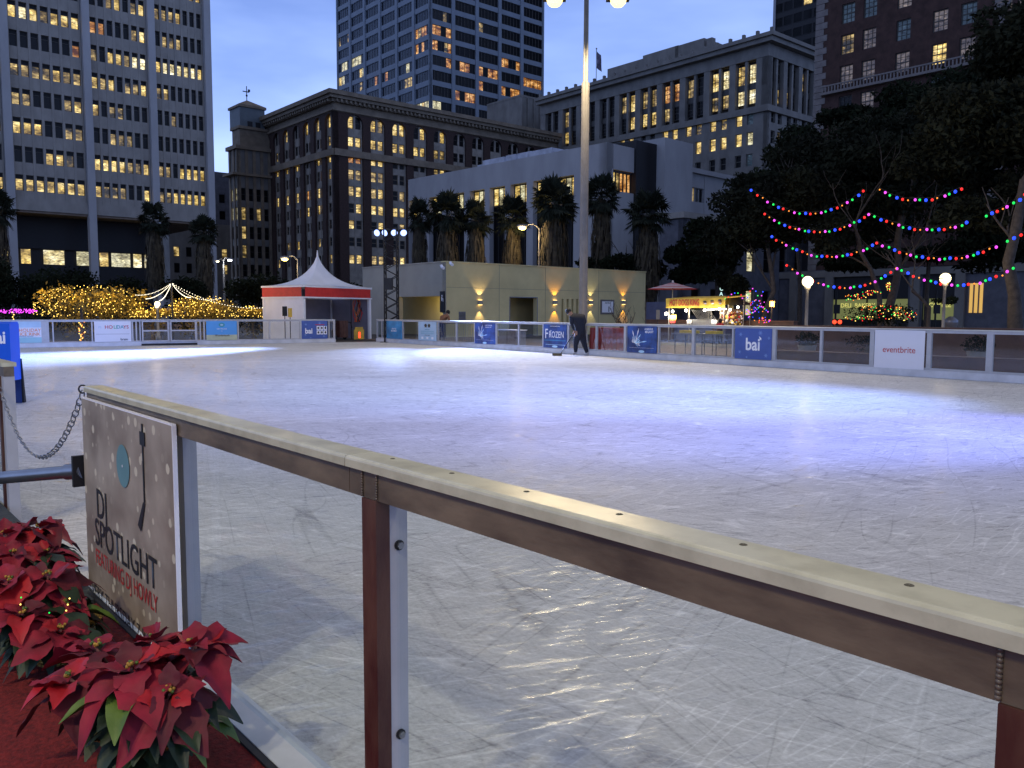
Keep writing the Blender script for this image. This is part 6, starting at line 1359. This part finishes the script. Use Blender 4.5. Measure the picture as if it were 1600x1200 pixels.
# the worker bent over on the ice by the barrier
F0 = at_z(909, 555.5, 0); S = F0.y/FPX
def w_(px, py, dy=0.0): q = at_y(px, py, F0.y+dy); return (q.x-F0.x, dy, q.z)
J = {'pelvis': (w_(906, 520, .05), (.155, .13)), 'waist': (w_(907, 513, .0), (.15, .12)), 'chest': (w_(905, 502, -.02), (.185, .14)), 'upper': (w_(901, 494.5, -.03), (.17, .11)), 'neck': (w_(893.5, 491, -.03), .055), 'head0': (w_(891.5, 489.5, -.03), (.075, .07)), 'head': (w_(889.0, 488.0, -.03), (.092, .088)), 'chin': (w_(886.6, 489.8, -.04), (.06, .05)),
     'lsh': (w_(893, 496.5, -.17), .075), 'lel': (w_(893.5, 507, -.20), .052), 'lwrist': (w_(897.3, 516.5, -.2), .034), 'rsh': (w_(910.5, 494.5, .12), .08), 'rel': (w_(914, 504.5, .2), .055), 'rwrist': (w_(905, 512, .30), .034),
     'lhip': (w_(902.5, 524, -.09), .115), 'lkn': (w_(899.5, 538, -.12), .075), 'lank': (w_(899.5, 550, -.10), .052), 'lheel': (w_(900, 552.3, -.10), .05), 'ltoe': (w_(894.5, 553.2, -.16), (.045, .035)),
     'rhip': (w_(909.5, 524, .12), .115), 'rkn': (w_(913.5, 539, .10), .075), 'rank': (w_(917.3, 551, .06), .052), 'rheel': (w_(918.5, 554.5, .05), .05), 'rtoe': (w_(912.5, 556.0, -.02), (.045, .035))}
Bn = [('pelvis', 'waist', 1), ('waist', 'chest', 0), ('chest', 'upper', 0), ('upper', 'neck', 0), ('neck', 'head0', 2), ('head0', 'head', 2), ('head', 'chin', 2), ('upper', 'lsh', 0), ('lsh', 'lel', 0), ('lel', 'lwrist', 0), ('upper', 'rsh', 0), ('rsh', 'rel', 0), ('rel', 'rwrist', 0), ('pelvis', 'lhip', 1), ('lhip', 'lkn', 1), ('lkn', 'lank', 1), ('lank', 'lheel', 3), ('lheel', 'ltoe', 3), ('pelvis', 'rhip', 1), ('rhip', 'rkn', 1), ('rkn', 'rank', 1), ('rank', 'rheel', 3), ('rheel', 'rtoe', 3)]
tool_top, tool_bot = Vector(w_(903, 511, -.05)), Vector(w_(871, 552.5, -.25))
for pre, key in (('l', 'lwrist'), ('r', 'rwrist')): J[pre+'wrist'] = J[key]; hand(J, Bn, J[key][0], (tool_bot-tool_top)*.3+Vector((0, 0, -.4)), 2, pre)
for k_ in ('pelvis', 'waist', 'chest', 'upper', 'lsh', 'rsh', 'lel', 'rel', 'lhip', 'rhip', 'lkn', 'rkn', 'lank', 'rank'):
    r_ = J[k_][1]; J[k_] = (J[k_][0], tuple(q*1.22 for q in r_) if isinstance(r_, tuple) else r_*1.22)
PW = figure(F0, 0, J, Bn, ['cloth_dark', 'cloth_jeans', 'skin', 'shoe'], label='person in dark clothes and skates bending to scrape the ice by the barrier', face=(-.8, -.3, -.45))
tl_ = empty('ice_scraper', F0+Vector((tool_bot.x, tool_bot.y, 0))); tag(tl_, 'long-handled black scraper held by the bending person on the ice', 'scraper'); o0 = Vector((tool_bot.x, tool_bot.y, 0)); m = MB(); m.tube([tool_top-o0, tool_bot-o0+Vector((.1, 0, .0))], .016, 'metal_dark', 8); m.build('handle', tl_)
m = MB(); m.prism([(-.12, .012), (.12, .012), (.05, .09), (-.05, .09)], -.17, .15, 'near_black'); m.build('blade', tl_)
# person in brown behind the far end of the barrier
def simple(px, Y, top_py, label, mats, lean=.35, rz=0, hair='hair_black'):
    q = at_y(px, 500, Y); q.z = 0; H = z_for(q, top_py); k = H/1.62; J = {}
    def a(n, x, y, z, r): J[n] = ((x*k, y*k, z*k), tuple(v*k for v in r) if isinstance(r, tuple) else r*k)
    a('pelvis', 0, 0, .92, (.15, .12)); a('waist', .02, -.02, 1.03, (.14, .11)); a('chest', .08*lean/.35, -.05, 1.22, (.18, .13)); a('upper', .14*lean/.35, -.07, 1.36, (.15, .10)); a('neck', .19*lean/.35, -.09, 1.42, .055); a('head0', .21*lean/.35, -.11, 1.46, .07); a('head', .23*lean/.35, -.13, 1.51, (.09, .085)); a('chin', .25*lean/.35, -.2, 1.46, .05)
    for s, p in ((-1, 'l'), (1, 'r')):
        a(p+'sh', .12*lean/.35+s*.19, -.07, 1.34, .07); a(p+'el', .18+s*.22, -.16, 1.12, .05); a(p+'wrist', .22+s*.12, -.36, 1.02, .033); a(p+'hip', s*.09, 0, .86, .11); a(p+'kn', s*.10, -.04, .48, .07); a(p+'ank', s*.10, .02, .09, .045); a(p+'toe', s*.11, -.15, .045, (.04, .03))
    B_ = [('pelvis', 'waist', 1), ('waist', 'chest', 0), ('chest', 'upper', 0), ('upper', 'neck', 0), ('neck', 'head0', 2), ('head0', 'head', 2), ('head', 'chin', 2)]
    for p in 'lr': B_ += [('upper', p+'sh', 0), (p+'sh', p+'el', 0), (p+'el', p+'wrist', 0), ('pelvis', p+'hip', 1), (p+'hip', p+'kn', 1), (p+'kn', p+'ank', 1), (p+'ank', p+'toe', 3)]; hand(J, B_, J[p+'wrist'][0], (0, -1, -.3), 2, p)
    return figure(q, rz, J, B_, mats, hair, label, face=(.3, -1, -.3))
simple(690, 40.5, 485.5, 'person in a brown jacket leaning forward behind the barrier by the beige building', ['cloth_brown', 'cloth_jeans', 'skin', 'shoe'], .5)
simple(1126, 38.2, 500, 'person in a red top standing at the hot dog stand', ['cloth_red', 'cloth_jeans', 'skin', 'shoe'], .0, R(180))

# ================================================================= POINSETTIAS
def bract_mat(name, c1, c2, rough=.55, tr=.15):
    m, n, l = _mat(name); b = n['Principled BSDF']; b.inputs['Roughness'].default_value = rough
    t = n.new('ShaderNodeTexCoord'); z = n.new('ShaderNodeTexNoise'); z.inputs['Scale'].default_value = 14; z.inputs['Detail'].default_value = 5; l.new(t.outputs['Object'], z.inputs[0]); r = n.new('ShaderNodeValToRGB'); r.color_ramp.elements[0].position = .3; r.color_ramp.elements[0].color = (*c1, 1); r.color_ramp.elements[1].position = .7; r.color_ramp.elements[1].color = (*c2, 1)
    l.new(z.outputs[0], r.inputs[0]); l.new(r.outputs[0], b.inputs['Base Color'])
    w = n.new('ShaderNodeTexNoise'); w.inputs['Scale'].default_value = 70; l.new(t.outputs['Object'], w.inputs[0]); q = n.new('ShaderNodeBump'); q.inputs['Strength'].default_value = .25; q.inputs['Distance'].default_value = .004; l.new(w.outputs[0], q.inputs['Height']); l.new(q.outputs[0], b.inputs['Normal'])
    return m
bract_mat('bract_red', (.13, .002, .012), (.30, .004, .024), .7); bract_mat('bract_bright', (.28, .003, .008), (.42, .006, .014), .6); bract_mat('bract_dark', (.06, .002, .008), (.13, .004, .014), .7); bract_mat('leaf_poin', (.006, .016, .007), (.018, .040, .012)); bract_mat('leaf_light', (.05, .10, .012), (.10, .17, .02)); pm('cyathia', (.40, .22, .03), .6, .3, 20); pm('stem_red', (.14, .05, .04), .7, .2, 8)
def foil(name, c):
    m = pm(name, c, .22, .1, 30, .0, metal=.9); return m
pm('foil_gold', (.60, .42, .12), .22, .15, 40, 1.0, metal=.95); pm('foil_silver', (.5, .5, .55), .22, .15, 40, 1.0, metal=.95)
def leaf(m, base, d, up, L, W, mat, rr, droop=.5, lobe=True):
    """pointed blade with a folded midrib and wavy margin"""
    d = Vector(d).normalized(); up = Vector(up); side = d.cross(up).normalized(); up = side.cross(d).normalized(); n = 9; vs_ = []; wav = rr.uniform(0, 6); curl = rr.uniform(-.6, .6); cup = rr.uniform(-.35, .75); twist = rr.uniform(-.5, .5)
    for i in range(n+1):
        t = i/n; wd = W*(math.sin(math.pi*min(1, t**.80))**.85)*(1-.25*t) if 0 < t < 1 else .002
        if lobe and i in (5,): wd *= 1.16
        if lobe and i in (6,): wd *= .86
        c = Vector(base)+d*L*t*(1-.12*droop*t)-Vector((0, 0, 1))*L*droop*t*t*.75+side*L*.12*curl*t*t
        for j in (-1, -.5, 0, .5, 1):
            h = abs(j)*wd*cup-(.10*wd if j == 0 else 0)+.16*wd*math.sin(wav+t*11+j*2)*abs(j); ct, st_ = math.cos(twist*t), math.sin(twist*t); sd_ = side*ct+up*st_; up_ = up*ct-side*st_; vs_.append(c+sd_*j*wd+up_*h)
    m.add(vs_, [(i*5+j, i*5+j+1, i*5+j+6, i*5+j+5) for i in range(n) for j in range(4)], mat, True)
def flower(m, c, s, rr, tilt=(0, 0, 1), nb=11, mat='bract_red'):
    c = Vector(c); ax_ = Vector(tilt).normalized(); u = ax_.orthogonal().normalized(); v = ax_.cross(u)
    for k in range(nb):
        lay = 0 if k < nb*.4 else (1 if k < nb*.75 else 2); an = 2.4*k+rr.uniform(-.3, .3); L = s*(1.0 if lay == 0 else .78 if lay == 1 else .5)*rr.uniform(.82, 1.15); e = u*math.cos(an)+v*math.sin(an); d = e+ax_*(-.05+.35*lay+rr.uniform(-.15, .2))
        leaf(m, c+e*.012-ax_*(.02-.012*lay), d, ax_, L, L*rr.uniform(.34, .46), rr.choice(['bract_bright', mat, mat, mat, 'bract_dark']), rr, rr.uniform(.3, 1.25) if lay < 2 else rr.uniform(0, .5))
def poinsettia(P, heads, label, seed, pot=True, gold='foil_gold', s=.15):
    rr = random.Random(seed); root = empty('poinsettia', (P.x, P.y, 0)); tag(root, label, 'poinsettia', 'red poinsettias on the carpet'); o = Vector((P.x, P.y, .156)); root.location.z = .156; heads = [(*h[:2], h[2], *h[3:]) for h in heads]
    st = MB(); lf = MB()
    for k, h in enumerate(heads):
        c = Vector(h[:3])-o; b = Vector((c.x*.15, c.y*.15, .08)); mid = b.lerp(c, .5)+Vector((rr.uniform(-.02, .02), 0, .02)); st.tube([b, mid, c], [.006, .005, .004], 'stem_red', 6)
        m = MB(); flower(m, c, h[3] if len(h) > 3 else s, rr, (rr.uniform(-.3, .3)+c.x*1.2, rr.uniform(-.5, .0)+c.y*.8, 1), rr.randint(10, 13)); fl_ = m.build('flower_head', root)
        m = MB()
        for q in range(8): m.ball(c+Vector((rr.uniform(-.013, .013), rr.uniform(-.013, .013), .010+rr.uniform(0, .01))), .0055, 'cyathia' if q % 3 else 'leaf_light', 6)
        m.build('flower_centre', fl_)
        for q in range(9):
            t = rr.uniform(.15, .85); p = b.lerp(c, t); an = rr.uniform(0, 6.28); d = Vector((math.cos(an), math.sin(an), rr.uniform(-.2, .3))); e = p+d*.05; st.tube([p, e], .0025, 'stem_red', 4, False); leaf(lf, e, d, (0, 0, 1), rr.uniform(.10, .16), rr.uniform(.032, .045), 'leaf_light' if rr.random() < .10 else 'leaf_poin', rr, rr.uniform(.4, 1.0), False)
    for q in range(26):
        an = rr.uniform(0, 6.28); d = Vector((math.cos(an), math.sin(an), .1)); leaf(lf, Vector((0, 0, rr.uniform(.08, .2)))+d*rr.uniform(.03, .11), d, (0, 0, 1), rr.uniform(.10, .16), rr.uniform(.035, .048), 'leaf_poin', rr, rr.uniform(.5, 1.1), False)
    st.build('stems', root); o1 = lf.build('leaves', root); o1['kind'] = 'stuff'
    p = MB(); n = 40; prof = [(.0, .002), (.065, .002), (.08, .06), (.105, .10), (.155, .13)]; vs_ = []
    for r, z in prof:
        for k in range(n): w = 1+(.10 if r > .07 else .03)*math.sin(k*5.3+z*40)+rr.uniform(-.06, .06)*(r > .05); vs_.append((r*w*math.cos(6.283*k/n), r*w*math.sin(6.283*k/n), z+rr.uniform(-.012, .018)*(z > .09)))
    p.add(vs_, [(i*n+k, i*n+(k+1) % n, (i+1)*n+(k+1) % n, (i+1)*n+k) for i in range(len(prof)-1) for k in range(n)], gold); p.lathe([(0, .085), (.085, .085)], (0, 0, 0), 'rubber', 14); p.build('foil_pot', root)
def hd(px, py, Y, s=.15): q = at_y(px, py, Y); return (q.x, q.y, q.z, s)
def pot_at(px, Y): q = at_y(px, 600, Y); return Vector((q.x, q.y, 0))
poinsettia(pot_at(228, 2.22), [hd(205, 1045, 2.15, .185), hd(302, 1008, 2.28, .15), hd(110, 1062, 2.2, .17), hd(150, 1012, 2.4, .14), hd(265, 1085, 2.1, .14), hd(240, 1000, 2.4, .15)], 'nearest red poinsettia in crumpled gold foil, in front of the poster', 101)
poinsettia(pot_at(70, 2.95), [hd(75, 900, 3.0, .20), hd(12, 910, 2.95, .19), hd(105, 945, 2.95, .13), hd(35, 960, 2.8, .16), hd(95, 985, 2.75, .14)], 'middle red poinsettia, gold foil showing among its dark leaves', 102)
poinsettia(pot_at(40, 3.75), [hd(60, 825, 3.85, .20), hd(8, 835, 3.75, .19), hd(72, 865, 3.7, .14), hd(20, 865, 3.6, .16)], 'farthest red poinsettia at the left edge above the rubber ramp', 103)
poinsettia(pot_at(-60, 3.1), [hd(-20, 925, 3.1, .17), hd(-60, 905, 3.2, .17)], 'red poinsettia mostly cut off by the left edge', 104, gold='foil_silver')

rr = random.Random(77); pts = [at_y(rr.uniform(10, 130), rr.uniform(930, 975), 2.9+rr.uniform(-.1, .1)) for _ in range(9)]+[at_y(x, y, 2.3) for x, y in ((240, 1120), (262, 1150), (150, 1125))]
bulbs('fairy_lights', 'few tiny glowing beads standing in for foil and tinsel glints among the poinsettia leaves', 'fairy lights', pts, ['fairy_gold', 'fairy_gold', 'fairy_green'], .003, None)  # sparkle of foil and tinsel, added as glowing beads
